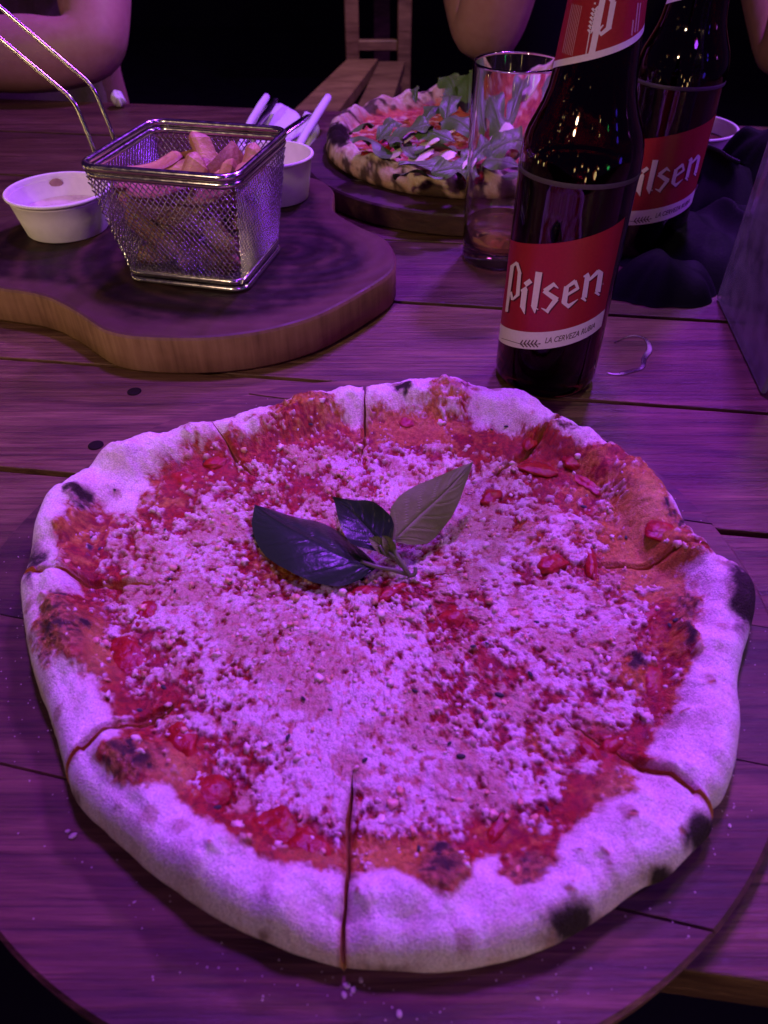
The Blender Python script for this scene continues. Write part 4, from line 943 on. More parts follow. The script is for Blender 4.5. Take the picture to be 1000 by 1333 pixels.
m_ = X.shape[0]; idx = np.arange(m_ * nt).reshape(m_, nt); nx_ = np.roll(idx, -1, 1); Fq = np.stack([idx[:-1], idx[1:], nx_[1:], nx_[:-1]], -1).reshape(-1, 4)
obj('crust', np.stack([X, Y, Z], -1).reshape(-1, 3), Fq, M['pizza'], pz2, {'Col': cc.reshape(-1, 3), 'Rough': (.9 - .5 * tm).ravel(), 'Top': tm.ravel()})
M['arugula'] = leafmat('arugula_leaf', (.05, .13, .02), (.09, .17, .04), (.09, .17, .04), .45)
M['shaving'] = simple('cheese_shaving', (.82, .74, .60), (.74, .66, .52), .5, 400, .0003, Subsurface_Weight=.2, Subsurface_Scale=.003)
r2 = random.Random(5)
LV = [(515, 185, .046, 1.3, -.5, .024), (492, 192, .044, 2.4, .3, .026), (470, 168, .04, .6, .2, .014), (535, 175, .05, .2, .6, .020), (560, 150, .05, 1.2, .2, .022), (585, 140, .058, 1.4, .3, .026), (600, 165, .052, 2.2, .2, .024), (575, 200, .046, .2, -.3, .024), (560, 222, .043, .1, -.4, .026), (545, 232, .042, 2.8, -.2, .020), (590, 225, .044, .4, -.3, .020),
      (620, 200, .05, .9, .1, .022), (640, 170, .052, 2.0, .3, .024), (655, 195, .05, .3, .2, .022), (670, 160, .05, 1.1, .4, .022), (630, 145, .055, .4, .5, .022), (610, 120, .06, 1.5, .8, .028), (590, 118, .058, 1.8, .7, .024), (650, 215, .045, 2.6, -.2, .022), (690, 200, .045, .8, .2, .024), (530, 200, .044, 1.9, -.2, .020), (505, 170, .045, 1.0, .4, .018), (540, 125, .045, 1.6, .5, .012), (720, 170, .05, 1.2, .3, .024), (750, 150, .05, 2.2, .3, .024), (680, 230, .044, .2, -.2, .018), (566, 178, .05, 2.6, .1, .02)]
for i, (u, v_, z, az, tl, ln_) in enumerate(LV):
    c = px(u, v_, z + .004); d = np.array([math.cos(az), math.sin(az), tl * .5]) * ln_; side = np.array([-math.sin(az), math.cos(az), r2.uniform(-.5, .5)])
    o = leaf('leaf', M['arugula'], pz2, [c - d, c + np.array([0, 0, .004]), c + d * .7 + np.array([0, 0, .003]), c + d + np.array([0, 0, -.002])], ln_ * r2.uniform(.42, .62), side, r2.uniform(-.2, .5), seed=i * 1.7, wave=.22, n=22, mm=11, veins=5, prof=[.12, .55, .80, .62, .9, 1, .72, .86, .55, .1])
for i, (u, v_, z, a, bq) in enumerate([(548, 203, .050, .012, .016), (575, 208, .050, .016, .010), (530, 180, .050, .009, .008), (590, 165, .054, .010, .014), (560, 185, .05, .008, .010), (600, 215, .05, .010, .008), (690, 150, .055, .016, .012), (650, 180, .055, .010, .012), (720, 190, .05, .014, .010), (515, 200, .047, .009, .006)]):
    P = lumpy(px(u, v_, z), (a, bq, .0018), i * .9, i + 40, .3); P[:, 2] += .004 * np.sin((P[:, 0] - P[:, 0].mean()) * 160); obj('cheese_shaving', P, F3, M['shaving'], pz2)
for i, (u, v_, z) in enumerate([(500, 190, .040), (480, 205, .036), (555, 170, .045), (615, 230, .038), (590, 120, .060)]):
    obj('tomato_piece', lumpy(px(u, v_, z), (.008, .009, .005), i, i + 60), F3, M['tomato'], pz2)

# ------------------------------------------------------------------ drinking glass with a last bit of beer
def glassmat(name, col, rough=.01, ior=1.5):
    m, N, L, b = newmat(name); v = coords(N, L, (1, 1, 1)); f = noise(N, L, v, 40, 3)
    setp(b, Base_Color=col, Transmission_Weight=1.0, IOR=ior); L.new(maprange(N, L, f, .4, .75, rough, rough + .05), b.inputs['Roughness']); return m
M['glass'] = glassmat('clear_glass', (.985, .99, .99)); M['beer'] = clear('pale_beer', (.95, .84, .50), .03, 1.30, .07, (.75, .55, .16))
GC = (.0915, .5740, .0004)
glass = thing('drinking_glass', 'nearly empty straight clear glass standing beside the beer bottle', 'glass', GC)
gp = [(.004, .0003), (.0265, .0002), (.0282, .0010), (.0290, .0032), (.0296, .03), (.0305, .085), (.0312, .1350), (.0310, .1363), (.0304, .1369), (.0298, .1363), (.0296, .135), (.0289, .085), (.0280, .030), (.0272, .0155), (.0250, .0125), (.015, .0112), (.0004, .0108)]
V, Fc = lathe(gp, GC, 96, True); obj('tumbler', V, Fc, M['glass'], glass)
V, Fc = lathe([(.0004, .0114), (.015, .0118), (.0246, .0132), (.0268, .0158), (.0276, .0290), (.0270, .0288), (.0004, .0286)], GC, 80); obj('beer', V, Fc, M['beer'], glass)

# ------------------------------------------------------------------ beer bottles
BP = [(.0000, .0260), (.0008, .0285), (.0030, .0300), (.0080, .0307), (.020, .0306), (.060, .0306), (.110, .0306), (.118, .0307), (.1225, .0309), (.1260, .0308), (.1310, .0306), (.1360, .0300), (.1420, .0283), (.1480, .0254), (.1540, .0227), (.1600, .0209), (.1680, .0197), (.1760, .0190), (.1900, .0177), (.2050, .0164), (.2150, .0150), (.2210, .0139), (.2216, .0148), (.2260, .0150), (.2275, .0140), (.2282, .0132), (.2290, .0128)]
bz = np.array([q[0] for q in BP]); brr = np.array([q[1] for q in BP])
def brad(z): return np.interp(z, bz, brr)
NB = np.array([.1005, .4015, .0004])
def on_bottle(u, v_):
    """(angle, height) on the nearer bottle's wall under photo point"""
    d = ray(u, v_); r = .0306
    for _ in range(8):
        ox, oy = -NB[0], -NB[1]; a = d[0] ** 2 + d[1] ** 2; bq = ox * d[0] + oy * d[1]; cc = ox * ox + oy * oy - r * r; D = max(bq * bq - a * cc, 0)
        p = np.array([0, 0, CAMH]) + d * ((-bq - math.sqrt(D)) / a); r = float(brad(p[2] - NB[2]))
    return math.degrees(math.atan2(p[0] - NB[0], -(p[1] - NB[1]))), p[2] - NB[2]
SLP = .000145
def wrap(A, Zz, off, c, rot):
    A = np.radians(np.asarray(A) + rot); r = brad(Zz) + off
    return np.stack([c[0] + r * np.sin(A), c[1] - r * np.cos(A), c[2] + Zz], -1)
def patch(a0, a1, zlo, zhi, off, c, rot, na=90, nz=10):
    """label piece between two height curves (functions of the angle)"""
    A = np.linspace(a0, a1, na); V = []
    for k in range(nz + 1):
        f = k / nz; Z = zlo(A) * (1 - f) + zhi(A) * f; V.append(wrap(A, Z, off, c, rot))
    q = np.arange((nz + 1) * na).reshape(nz + 1, na); return np.concatenate(V), np.stack([q[:-1, :-1], q[:-1, 1:], q[1:, 1:], q[1:, :-1]], -1).reshape(-1, 4)
def strokes(S, to_az, off, c, rot, shift=(0, 0), wk=1.0):
    """broad-pen strokes given in photo points -> faces lying on the bottle"""
    mb = MB()
    for n_, (P, w0) in enumerate(S):
        P = np.asarray(P, float) + np.asarray(shift); Q = [P[0]]
        for a, bq in zip(P[:-1], P[1:]):
            for t_ in np.linspace(0, 1, 9)[1:]: Q.append(a + (bq - a) * t_)
        Q = np.array(Q); ws = np.interp(np.linspace(0, 1, len(Q)), np.linspace(0, 1, np.size(w0)), np.atleast_1d(w0)) / 2 * wk
        T = np.gradient(Q, axis=0); T /= np.linalg.norm(T, axis=1)[:, None] + 1e-9; Nn = np.c_[-T[:, 1], T[:, 0]]
        L_, R_ = [], []
        for i in range(len(Q)):
            for lst, s in ((L_, 1), (R_, -1)):
                lst.append(to_az(*(Q[i] + Nn[i] * ws[i] * s)))
        L_, R_ = np.array(L_), np.array(R_); k = len(L_)
        V = np.concatenate([wrap(L_[:, 0], L_[:, 1], off + n_ * .000006, c, rot), wrap(R_[:, 0], R_[:, 1], off + n_ * .000006, c, rot)])
        mb.add(V, [(i, i + 1, k + i + 1, k + i) for i in range(k - 1)])
    return mb
c5 = lambda X, Y: on_bottle(630 + X / 5, 260 + Y / 5)
c8 = lambda X, Y: on_bottle(720 + X / 8.333, Y / 8.333)
PIL = [([(190, 428), (152, 728)], [20, 17, 14]), ([(180, 436), (222, 409)], [12, 18]), ([(220, 408), (240, 482)], [14, 18]), ([(237, 470), (224, 622)], [18, 20]), ([(228, 614), (190, 650)], [17, 10]), ([(190, 652), (181, 598)], [13, 12]),
       ([(272, 552), (310, 524)], [26, 26]), ([(246, 592), (284, 574)], [12, 24]), ([(270, 582), (256, 700)], [30, 28]), ([(258, 690), (268, 742)], [30, 3]),
       ([(362, 468), (330, 690)], [36, 32]), ([(330, 684), (334, 736)], [36, 3]), ([(322, 692), (356, 712)], [6, 6]),
       ([(462, 542), (398, 592)], [18, 26]), ([(452, 546), (486, 574)], [20, 4]), ([(392, 590), (478, 650)], [22, 30]), ([(474, 640), (412, 722)], [26, 18]), ([(376, 702), (424, 728)], [4, 18]),
       ([(538, 562), (522, 668)], [26, 30]), ([(530, 572), (596, 526)], [14, 22]), ([(590, 524), (612, 578)], [20, 14]), ([(610, 572), (538, 618)], [16, 13]), ([(512, 662), (556, 694)], [18, 22]), ([(548, 690), (610, 644)], [20, 3]),
       ([(646, 498), (682, 482)], [8, 22]), ([(672, 490), (650, 632)], [26, 26]), ([(636, 630), (660, 656)], [22, 8]), ([(680, 520), (742, 462)], [12, 22]), ([(738, 460), (768, 470)], [20, 6]), ([(756, 466), (736, 596)], [26, 28]), ([(722, 596), (746, 618)], [18, 10])]
REG = [([(762, 548), (776, 544)], [10, 14])]
WHEAT = [([(102, 897), (240, 938)], [3, 4]), ([(238, 938), (352, 938)], [4, 4])] + [([(256 + k * 23, 912), (240 + k * 23, 936), (262 + k * 23, 958)], [7, 9, 7]) for k in range(5)] + [([(356, 936), (370, 936)], [10, 6])]
NP = [([(545, -30), (425, 560)], [62, 66]), ([(425, 548), (378, 606)], [64, 4]), ([(590, -40), (640, 0), (655, 20)], [30, 55, 60]), ([(655, 10), (600, 310)], [62, 58]), ([(622, 285), (510, 380)], [50, 34]), ([(498, 320), (548, 268)], [30, 10]), ([(490, 325), (530, 385)], [34, 20])]
NW = [([(352, 625), (400, 350)], [9, 11])] + [([(382 + 9 * k, 318 - 46 * k), (408 + 9 * k, 350 - 46 * k), (456 + 8 * k, 296 - 46 * k)], [24, 30, 20]) for k in range(6)] + [([(455, 45), (462, 25)], [22, 14])]
NT_ = [([(190 - k * 17, 600 - k * 6), (300 - k * 17 - 2, 60 - k * 4)], [7, 7]) for k in range(-1, 6)]
NT2 = [([(850, 385), (868, 215)], [16, 16]), ([(885, 350), (920, 30)], [14, 14]), ([(912, 340), (945, 30)], [12, 12])]
def m_bottle(name):
    m, N, L, b = newmat(name); v = coords(N, L, (1, 1, 1)); f = noise(N, L, v, 30, 3)
    setp(b, Base_Color=(.16, .045, .020), Transmission_Weight=1.0, IOR=1.5); L.new(maprange(N, L, f, .4, .8, .015, .07), b.inputs['Roughness']); return m
M['amber'] = m_bottle('amber_glass'); M['bottle_beer'] = simple('beer_in_bottle', (.030, .008, .004), rough=.2, scale=20); M['ring'] = simple('worn_glass_ring', (.07, .058, .062), rough=.6, scale=900, bumpd=.0004)
M['tiny_print'] = simple('pale_tiny_print', (.55, .30, .30), rough=.5, scale=900)
def bottle(label, c, rot):
    root = thing('beer_bottle', label, 'bottle', tuple(c), 'beer bottles')
    prof = [(r, z) for z, r in BP]; inner = [(max(r - .0028, .008), z) for z, r in BP if .006 < z < .2289][::-1] + [(.02, .0065), (.0004, .0075)]
    V, Fc = lathe([(.0004, .0030), (.020, .0025)] + prof + [(.0112, .2290)] + inner, c, 96); obj('glass_body', V, Fc, M['amber'], root)
    lv = .1215
    V, Fc = lathe([(.0004, .0078), (.020, .0070)] + [(r - .00295, z) for z, r in BP if .0079 < z < lv - .001] + [(brad(lv) - .003, lv), (.0004, lv)], c, 80); obj('beer', V, Fc, M['bottle_beer'], root)
    V, Fc = lathe([(brad(z) + o_, z) for z, o_ in ((.1222, 0), (.1228, .0002), (.1240, .0002), (.1246, 0))], c, 96); obj('ring', V, Fc, M['ring'], root)
    zl = lambda z0: (lambda A: z0 + SLP * A)
    V, Fc = patch(-93, 48, zl(.0366), zl(.0982), .00012, c, rot, 120, 12); lab = obj('label', V, Fc, M['red_print'], root)
    V, Fc = patch(-92.8, 47.9, zl(.0367), zl(.0475), .00020, c, rot, 120, 3); obj('white_band', V, Fc, M['white_print'], lab)
    strokes(PIL, c5, .00020, c, rot, (7, 9), 1.2).build('lettering_shadow', M['shadow_print'], lab)
    strokes(PIL, c5, .00050, c, rot, (0, 0), 1.2).build('lettering', M['white_print'], lab)
    strokes(REG, c5, .00028, c, rot).build('mark', M['tiny_print'], lab)
    strokes(WHEAT, c5, .00028, c, rot).build('wheat_ear', M['brown_print'], lab)
    cu = bpy.data.curves.new('slogan', 'FONT'); cu.body = 'LA CERVEZA RUBIA'; cu.size = 1; cu.resolution_u = 3; cu.shear = .15; cu.offset = .012
    to = bpy.data.objects.new('slogan_tmp', cu); COL.objects.link(to); dg = bpy.context.evaluated_depsgraph_get(); me = bpy.data.meshes.new_from_object(to.evaluated_get(dg))
    P = np.array([v_.co[:2] for v_ in me.vertices]); Ft = [tuple(p.vertices) for p in me.polygons]; bpy.data.objects.remove(to); bpy.data.curves.remove(cu)
    a0, za = c5(395, 948); a1, zb_ = c5(716, 838); f = (P[:, 0] - P[:, 0].min()) / (P[:, 0].max() - P[:, 0].min()); A = a0 + (a1 - a0) * f
    Zt = .0404 + SLP * A + P[:, 1] * .0050; V = wrap(A, Zt, .00030, c, rot); obj('slogan', V, Ft, M['brown_print'], lab, smooth=False)
    na0, nz0 = c8(400, 640); na1, nz1 = c8(800, 500); ns = (nz1 - nz0) / (na1 - na0); nzb = nz0 - ns * na0; nz_ = lambda z0: (lambda A: np.minimum(z0 + ns * A, .2195))
    V, Fc = patch(-105, 105, nz_(nzb), lambda A: np.full(A.shape, .2196), .00010, c, rot, 120, 12); nl = obj('neck_label', V, Fc, M['red_print'], root)
    V, Fc = patch(-105, 105, nz_(nzb - .0004), nz_(nzb + .0024), .00018, c, rot, 120, 3); obj('white_band', V, Fc, M['white_print'], nl)
    strokes(NP, c8, .00020, c, rot).build('initial', M['white_print'], nl); strokes(NW, c8, .00030, c, rot).build('wheat_ear', M['white_print'], nl)
    strokes(NT_, c8, .00020, c, rot).build('small_print', M['tiny_print'], nl); strokes(NT2, c8, .00020, c, rot).build('small_print', M['tiny_print'], nl)
    V, Fc = patch(106, 254, lambda A: np.full(A.shape, .045), lambda A: np.full(A.shape, .095), .00012, c, rot, 60, 4); obj('back_label', V, Fc, M['red_print'], root)
    return root
bottle('dark beer bottle with the red label, standing right behind the whole cheese pizza', NB, 0)
bottle('dark beer bottle with the red label, standing farther back beside the black pouch', np.array([.2070, .5880, .0004]), 11)

# ------------------------------------------------------------------ black pouch with a zip
def cloth(cx, cy, a, bq, h, seed, rz):
    n, k = 90, 40; V = []
    for i in range(k + 1):
        s = i / k
        for j in range(n):
            t = 2 * math.pi * j / n; r = 1 + .22 * (fbm(math.cos(t) * 1.6 + seed, math.sin(t) * 1.6, seed, 3) - .5) * 2
            x, y = a * s * r * math.cos(t), bq * s * r * math.sin(t)
            fold = fbm(x * 16 + seed, y * 16 + 5, seed + 2, 3); rid = 1 - abs(2 * fbm(x * 22 + 4, y * 10 + seed, seed + 4, 2) - 1)
            z = h * (1 - s ** 2.4) * (.45 + .85 * fold) + .016 * (rid - .6) * (1 - s ** 3)
            V.append((cx + x * math.cos(rz) - y * math.sin(rz), cy + x * math.sin(rz) + y * math.cos(rz), max(z, .0006 + .002 * (1 - s))))
    V = np.array(V); q = np.arange((k + 1) * n).reshape(k + 1, n); nx_ = np.roll(q, -1, 1)
    return V, np.stack([q[:-1], q[1:], nx_[1:], nx_[:-1]], -1).reshape(-1, 4)
pouch = thing('black_pouch', 'crumpled black cloth pouch with a toothed zip beside the farther bottle', 'pouch', (.262, .60, .0006))
V, Fc = cloth(.252, .575, .070, .062, .040, 4, .2); obj('lower_fabric', V, Fc, M['black_cloth'], pouch)
# an upright flap carrying the zip
zp = spline([px(903, 192, .046), px(918, 192, .048), px(935, 198, .049), px(950, 208, .048), px(968, 216, .045), px(990, 225, .040)], 8)
zt = np.interp(np.linspace(0, 1, len(zp)), [0, .5, 1], [0, 1, 0]); F_ = []; n = len(zp)
fl = []
for i in range(13):
    f = i / 12; fl.append(zp + np.array([.004 * math.sin(f * 5), -.050 * f, 0]) + np.stack([.004 * np.sin(np.linspace(0, 7, n) + f * 4) * f, np.zeros(n), np.full(n, -.030 * f - .010 * f * f)], -1))
V = np.concatenate(fl); V[:, 2] = np.maximum(V[:, 2], .002); q = np.arange(13 * n).reshape(13, n)
B = V + np.array([0, .0035, -.001]); top = np.stack([q[:-1, :-1], q[1:, :-1], q[1:, 1:], q[:-1, 1:]], -1).reshape(-1, 4)
obj('flap', np.concatenate([V, B]), np.concatenate([top, top[:, ::-1] + 13 * n]), M['black_cloth'], pouch)
back = [];
for i in range(9):
    f = i / 8; back.append(zp + np.array([.002, .004 + .05 * f, 0]) + np.stack([np.zeros(n), np.zeros(n), -.040 * f ** 1.4 + .006 * np.sin(np.linspace(0, 5, n)) * f], -1))
V = np.concatenate(back); V[:, 2] = np.maximum(V[:, 2], .002); q = np.arange(9 * n).reshape(9, n)
obj('back_panel', V, np.stack([q[:-1, :-1], q[1:, :-1], q[1:, 1:], q[:-1, 1:]], -1).reshape(-1, 4), M['black_cloth'], pouch)
mb = MB()
for i in range(2, 30):
    a = zp[min(i, n - 2)]; V, Fc = box(a + np.array([0, 0, .0012]), (.0011, .0024, .0034), .3 * (i % 2), .0003); mb.add(V, Fc)
M['zip'] = simple('black_zip', (.02, .018, .03), rough=.4, scale=600)
tag(mb.build('zip_teeth', M['zip'], pouch), None, kind='stuff')
V, Fc = cloth(.325, .665, .045, .055, .085, 9, .5); tag(obj('black_bag', V, Fc, M['black_cloth']), 'rounded black bag behind the clear menu holder', 'bag')
V, Fc = cloth(.205, .515, .045, .026, .026, 12, .1); tag(obj('black_cloth', V, Fc, M['black_cloth']), 'dark folded cloth on the planks behind the nearer bottle', 'cloth')

# ------------------------------------------------------------------ acrylic menu holder
M['acrylic'] = clear('cloudy_acrylic', (.93, .93, .95), .10, 1.45, .20)
m, N, L, b = newmat('menu_print'); v = coords(N, L, (1, 1, 1)); f = noise(N, L, v, 26, 5, .6); f2 = noise(N, L, v, 240, 3)
tc = N.new('ShaderNodeTexCoord'); sx = N.new('ShaderNodeSeparateXYZ'); L.new(tc.outputs['Object'], sx.inputs[0])
msk = mathn(N, L, 'MULTIPLY', maprange(N, L, mathn(N, L, 'ADD', sx.outputs['Z'], mathn(N, L, 'MULTIPLY', f, -.06)), .070, .095, 1, 0), maprange(N, L, mathn(N, L, 'ADD', sx.outputs['Z'], mathn(N, L, 'MULTIPLY', f, .05)), .030, .045, 0, 1))
L.new(mixc(N, L, mathn(N, L, 'MULTIPLY', msk, .85), (.46, .42, .44), mixc(N, L, f2, (.08, .075, .08), (.30, .28, .28))), b.inputs['Base Color']); setp(b, Roughness=.6); M['menu'] = m
p0 = px(932, 390, 0); p1 = px(990, 515, 0); dirv = (p1 - p0) / np.linalg.norm(p1 - p0); nv = np.array([dirv[1], -dirv[0], 0]); nv = nv if nv[0] > 0 else -nv
az = math.atan2(dirv[1], dirv[0]); ln_ = np.linalg.norm(p1 - p0)
holder = thing('menu_holder', 'cloudy clear acrylic menu holder standing at the edge of the planks', 'menu holder', tuple((p0 + p1) / 2))
mid = (p0 + p1) / 2
for off, th_ in ((.0015, .003), (.0085, .003)):
    V, Fc = box(mid + nv * off + np.array([0, 0, .1085]), (ln_, th_, .215), az, .0008); obj('acrylic_sheet', V, Fc, M['acrylic'], holder, smooth=False)
V, Fc = box(mid + nv * .005 + np.array([0, 0, .110]), (ln_ - .008, .0012, .206), az); obj('menu_card', V, Fc, M['menu'], holder, smooth=False)
V, Fc = box(mid + nv * .040 + np.array([0, 0, .0018]), (ln_, .058, .003), az, .0008); obj('foot', V, Fc, M['acrylic'], holder, smooth=False)

# ------------------------------------------------------------------ people across the table
M['skin'] = simple('skin', (.52, .30, .21), (.46, .25, .17), .5, 90, .0003, Subsurface_Weight=.15, Subsurface_Scale=.01)
M['hair'] = simple('brown_hair', (.045, .024, .014), (.02, .011, .007), .45, 200, .001)
M['shirt_black'] = simple('black_shirt', (.010, .010, .012), rough=.85, scale=300, bumpd=.0005)
M['shirt_beige'] = simple('beige_top', (.42, .34, .22), (.34, .27, .17), .85, 300, .0005)
M['eye'] = simple('eye', (.6, .58, .55), rough=.2, scale=50); M['lip'] = simple('lip', (.36, .13, .11), rough=.45, scale=200)
def skin_mesh(name, nodes, edges, mat, parent, sub=2, root=0):
    org = ORG[parent]; me = bpy.data.meshes.new(name)
    me.from_pydata([tuple(np.asarray(p) - org) for p, r in nodes], edges, []); me.materials.append(mat)
    o = bpy.data.objects.new(name, me); COL.objects.link(o); o.parent = parent; ORG[o] = org
    o.modifiers.new('skin', 'SKIN').use_smooth_shade = True
    lay = me.skin_vertices[0] if len(me.skin_vertices) else None
    if lay is None: return o
    for i, (p, r) in enumerate(nodes):
        lay.data[i].radius = (r, r) if np.isscalar(r) else r; lay.data[i].use_root = (i == root)
    ss = o.modifiers.new('subd', 'SUBSURF'); ss.levels = sub; ss.render_levels = sub
    return o
def hand_nodes(nodes, edges, wrist_i, wrist, d, side, up, curl):
    """palm and five bent fingers growing from a wrist node"""
    d = np.asarray(d, float); d /= np.linalg.norm(d); side = np.asarray(side, float); side = side - d * np.dot(side, d); side /= np.linalg.norm(side); nn = np.cross(d, side)
    pi = len(nodes); nodes.append((wrist + d * .045, (.036, .018))); edges.append((wrist_i, pi))
    ki = len(nodes); nodes.append((wrist + d * .080, (.038, .015))); edges.append((pi, ki))
    for k, (s, l) in enumerate(((-.030, .062), (-.010, .074), (.010, .070), (.029, .054))):
        base = wrist + d * .088 + side * s; prev = ki
        for j in range(1, 4):
            a = curl * j / 3; base = base + (d * math.cos(a) + nn * math.sin(a)) * l / 3 * (1.15 if j == 1 else 1); nodes.append((base, .0092 - .0010 * j)); edges.append((prev, len(nodes) - 1)); prev = len(nodes) - 1
    prev = pi; base = wrist + d * .040 - side * .030
    for j in range(3):
        base = base + (d * .8 - side * (.5 - .2 * j) + nn * .35 * curl) * .026; nodes.append((base, .0105 - .0012 * j)); edges.append((prev, len(nodes) - 1)); prev = len(nodes) - 1
def person(label, pel, neck, head, arms, shirt, hair_long, sleeve):
    root = thing('person', label, 'person', tuple(np.array(pel) - np.array([0, 0, .12])))
    pel, neck, head = map(np.array, (pel, neck, head)); ch = pel * .35 + neck * .65 - np.array([0, 0, .04])
    nodes = [(pel, (.150, .105)), (pel * .6 + neck * .4, (.125, .095)), (ch, (.150, .105)), (neck - np.array([0, 0, .02]), (.060, .060)), (neck + (head - neck) * .45, (.050, .052))]; edges = [(0, 1), (1, 2), (2, 3), (3, 4)]
    sh = [(pel, (.160, .115)), (pel * .6 + neck * .4, (.136, .106)), (ch, (.160, .116)), (neck - np.array([0, 0, .045]), (.085, .075))]; she = [(0, 1), (1, 2), (2, 3)]
    for A in arms:
        S, E_, W_ = [np.array(q) for q in A['j']]; rs = A.get('r', (.052, .044, .028)); i0 = len(nodes)
        nodes += [(S, .060), (S * .5 + E_ * .5, rs[0]), (E_ * .88 + S * .12, rs[1]), (E_, rs[1] * .95), (E_ * .72 + W_ * .28, rs[1] * 1.02), (E_ * .35 + W_ * .65, rs[2] * 1.2), (W_, rs[2])]; edges.append((2, i0)); edges += [(i0 + k, i0 + k + 1) for k in range(6)]
        hand_nodes(nodes, edges, i0 + 6, W_, W_ - E_, A['side'], None, A.get('curl', .9))
        j0 = len(sh); sh += [(S, .068), (S * (1 - sleeve) + E_ * sleeve, rs[0] + .010)]; she += [(2, j0), (j0, j0 + 1)]
    for s in (-1, 1):   # thighs and shins under the table
        i0 = len(nodes); hip = pel + np.array([.09 * s, 0, -.02]); kn = hip + np.array([.03 * s, -.38, .01]); an = kn + np.array([0, .02, -.42]); an[2] = max(an[2], -.70)
        nodes += [(hip, .085), (kn, .060), (an, .040), (an + np.array([0, -.12, -.015]), .032)]; edges += [(0, i0), (i0, i0 + 1), (i0 + 1, i0 + 2), (i0 + 2, i0 + 3)]
    body = skin_mesh('body', nodes, edges, M['skin'], root)
    skin_mesh('shirt', sh, she, shirt, root)
    tr = [(pel + np.array([0, 0, .02]), .150)]; tre = []
    for s in (-1, 1):
        i0 = len(tr); hip = pel + np.array([.09 * s, 0, -.02]); kn = hip + np.array([.03 * s, -.38, .01]); an = kn + np.array([0, .02, -.42]); an[2] = max(an[2], -.70)
        tr += [(hip, .095), (kn, .070), (an + np.array([0, 0, .05]), .055)]; tre += [(0, i0), (i0, i0 + 1), (i0 + 1, i0 + 2)]
    skin_mesh('trousers', tr, tre, M['shirt_black'], root)
    # head as a shaped ellipsoid with face
    H_, HF = ico(4); P = H_ * np.array([.074, .092, .112]); fr = np.clip(-H_[:, 1], 0, 1)
    P[:, 1] -= .020 * np.exp(-((P[:, 0] / .012) ** 2 + ((P[:, 2] + .008) / .022) ** 2)) * fr + .006 * np.exp(-((P[:, 0] / .022) ** 2 + ((P[:, 2] + .048) / .010) ** 2)) * fr - .008 * np.exp(-(((np.abs(P[:, 0]) - .030) / .014) ** 2 + ((P[:, 2] - .012) / .010) ** 2)) * fr
    P[:, 0] *= 1 - .28 * np.clip(-P[:, 2] / .11, 0, 1) ** 2
    hd = obj('head', P + head, HF, M['skin'], root)
    for s in (-1, 1):
        obj('eye', I3 * np.array([.011, .008, .007]) + head + np.array([.030 * s, -.078, .012]), F3, M['eye'], hd)
        obj('ear', I3 * np.array([.008, .018, .030]) + head + np.array([.074 * s, .005, .0]), F3, M['skin'], hd)
    obj('mouth', I3 * np.array([.022, .008, .006]) + head + np.array([0, -.077, -.048]), F3, M['lip'], hd)
    HP = H_ * np.array([.086, .100, .120]); k = HP[:, 1] < -.02; HP[:, 2] = np.where(k & (HP[:, 2] < .05), .05 + (HP[:, 2] - .05) * .12, HP[:, 2]); HP[:, 1] = np.where(k, HP[:, 1] * .93, HP[:, 1])
    if hair_long: HP[:, 2] = np.where((~k) & (HP[:, 2] < 0), HP[:, 2] * 2.4, HP[:, 2])
    HP *= (1 + .05 * (fbm(HP[:, 0] * 60, HP[:, 2] * 12, 3, 3) - .5))[:, None]
    obj('hair', HP + head + np.array([0, .012, .014]), HF, M['hair'], root)
    return root
p1_ = person('seated person with a bare arm, elbow resting on the far edge behind the basket handle', (-.60, 1.42, -.24), (-.58, 1.36, .34), (-.58, 1.32, .50),
       [{'j': ((-.375, 1.30, .285), (-.362, 1.075, .048), (-.62, 1.06, .044)), 'r': (.055, .047, .034), 'side': (0, .2, 1), 'curl': .5}, {'j': ((-.78, 1.32, .26), (-.90, 1.12, .05), (-.70, 1.10, .045)), 'side': (0, .2, 1), 'curl': .6}], M['shirt_beige'], True, .22)
mb = MB()
for i in range(16):   # loose locks of hair in front of the shoulder
    x0 = -.47 + .0095 * i; p = [(x0 - .04, 1.24, .42), (x0 - .02, 1.20, .30), (x0 - .015, 1.165 + .004 * (i % 3), .20), (x0 - .012 + .004 * math.sin(i * 2.1), 1.16, .125 + .018 * math.sin(i * 1.7))]
    V, Fc = tube(spline(p, 5), np.interp(np.linspace(0, 1, 16), [0, .6, 1], [.010, .008, .002]), 7); mb.add(V, Fc)
mb.build('hair_locks', M['hair'], p1_)
p2_ = person('seated person in black with both forearms raised behind the bottles', (.30, 1.50, -.24), (.30, 1.42, .34), (.30, 1.36, .50),
       [{'j': ((.10, 1.38, .24), (.130, 1.085, .060), (.165, 1.02, .31)), 'r': (.055, .049, .036), 'side': (1, 0, 0), 'curl': .8}, {'j': ((.52, 1.38, .24), (.505, 1.050, .045), (.475, 1.00, .30)), 'r': (.055, .047, .034), 'side': (1, 0, 0), 'curl': .8}], M['shirt_black'], True, .55)
V, Fc = tube([(.487 + .040 * math.cos(a), 1.022 + .040 * math.sin(a), .150 + .010 * math.cos(a)) for a in np.linspace(0, 2 * math.pi, 40, endpoint=False)], .0016, 7, True); tag(obj('bracelet', V, Fc, M['steel']), 'thin silver bracelet on the raised forearm beside the menu holder', 'bracelet')
nk = spline([(.335, 1.22, .26), (.355, 1.19, .20), (.352, 1.185, .14), (.345, 1.185, .10)], 8); V, Fc = tube(nk, .0012, 6); cj = V
mb = MB(); mb.add(V, Fc)
for q in nk[::3]: mb.add(I1 * .0026 + q, F1)
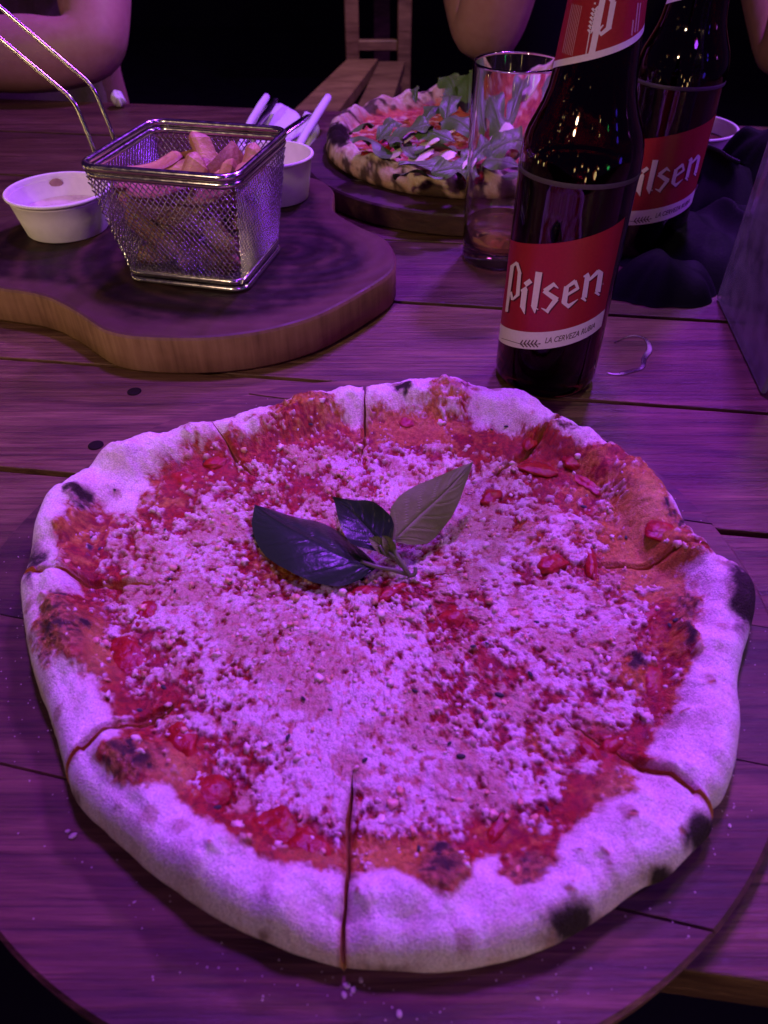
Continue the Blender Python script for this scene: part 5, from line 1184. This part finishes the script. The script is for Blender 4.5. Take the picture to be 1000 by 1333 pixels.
tag(mb.build('necklace', M['steel']), 'thin beaded silver chain hanging against the black shirt', 'necklace')
V, Fc = obj and (lumpy(np.array([-.328, 1.018, .010]), (.008, .010, .0085), .3, 21, .45), F3); V[:, 2] = np.maximum(V[:, 2], .0006)
tag(obj('crumpled_tissue', V, Fc, M['napkin']), 'small crumpled white tissue beside the bare elbow', 'tissue')

# ------------------------------------------------------------------ wooden bench beyond the table and a table behind it
bz0 = -.30
def gp(u, v_, z): return px(u, v_, z)
bench = thing('wooden_bench', 'slatted wooden bench with an end frame in the dark behind the table', 'bench', tuple(gp(470, 120, -.75)))
def slat(c, th_):
    Q = [gp(u, v_, bz0) for u, v_ in c]; V = np.array(Q + [q - np.array([0, 0, th_]) for q in Q]); obj('slat', V, [(0, 1, 2, 3), (7, 6, 5, 4), (0, 4, 5, 1), (1, 5, 6, 2), (2, 6, 7, 3), (3, 7, 4, 0)], M['bench'], bench, smooth=False)
slat([(360, 165), (425, 165), (492, 77), (452, 77)], .03); slat([(452, 165), (500, 165), (527, 80), (494, 80)], .03)
for u in (459, 526):
    q = gp(u, 76, bz0); V, Fc = box((q[0], q[1] + .02, bz0 + .10), (.045, .05, 1.1), 0, .004); obj('post', V, Fc, M['bench'], bench, smooth=False)
for u in (440, 520):
    q = gp(u, 120, bz0); V, Fc = box((q[0], q[1], (bz0 - .03 - .75) / 2), (.05, .05, .75 + bz0 - .034), 0, .004); obj('leg', V, Fc, M['bench'], bench, smooth=False)
a, c = gp(459, 76, bz0), gp(526, 76, bz0); V, Fc = box(((a[0] + c[0]) / 2, a[1] + .02, bz0 + .035), (c[0] - a[0], .03, .03), 0, .003); obj('rail', V, Fc, M['bench'], bench, smooth=False)
V, Fc = box(((a[0] + c[0]) / 2, a[1] + .02, bz0 + .42), (c[0] - a[0], .03, .06), 0, .003); obj('rail', V, Fc, M['bench'], bench, smooth=False)
q = gp(492, 40, 0.0)
far = thing('distant_table', 'small dim table far behind the wooden bench', 'table', (q[0], 4.3, -.75)); V, Fc = box((q[0], 4.3, -.12), (1.1, .7, .04), 0, .004); obj('table_top', V, Fc, M['bench'], far, smooth=False)
for sx_ in (0,): V, Fc = box((q[0] + sx_, 4.3, -.445), (.08, .08, .61), 0, .003); obj('leg', V, Fc, M['bench'], far, smooth=False)
V, Fc = lathe([(.05, 0), (.035, .05), (.0008, .13)], (q[0] + .06, 4.15, -.0995), 4, True); tag(obj('folded_napkin', V, Fc, M['napkin'], smooth=False), 'small pointed white napkin standing on the distant table', 'napkin')
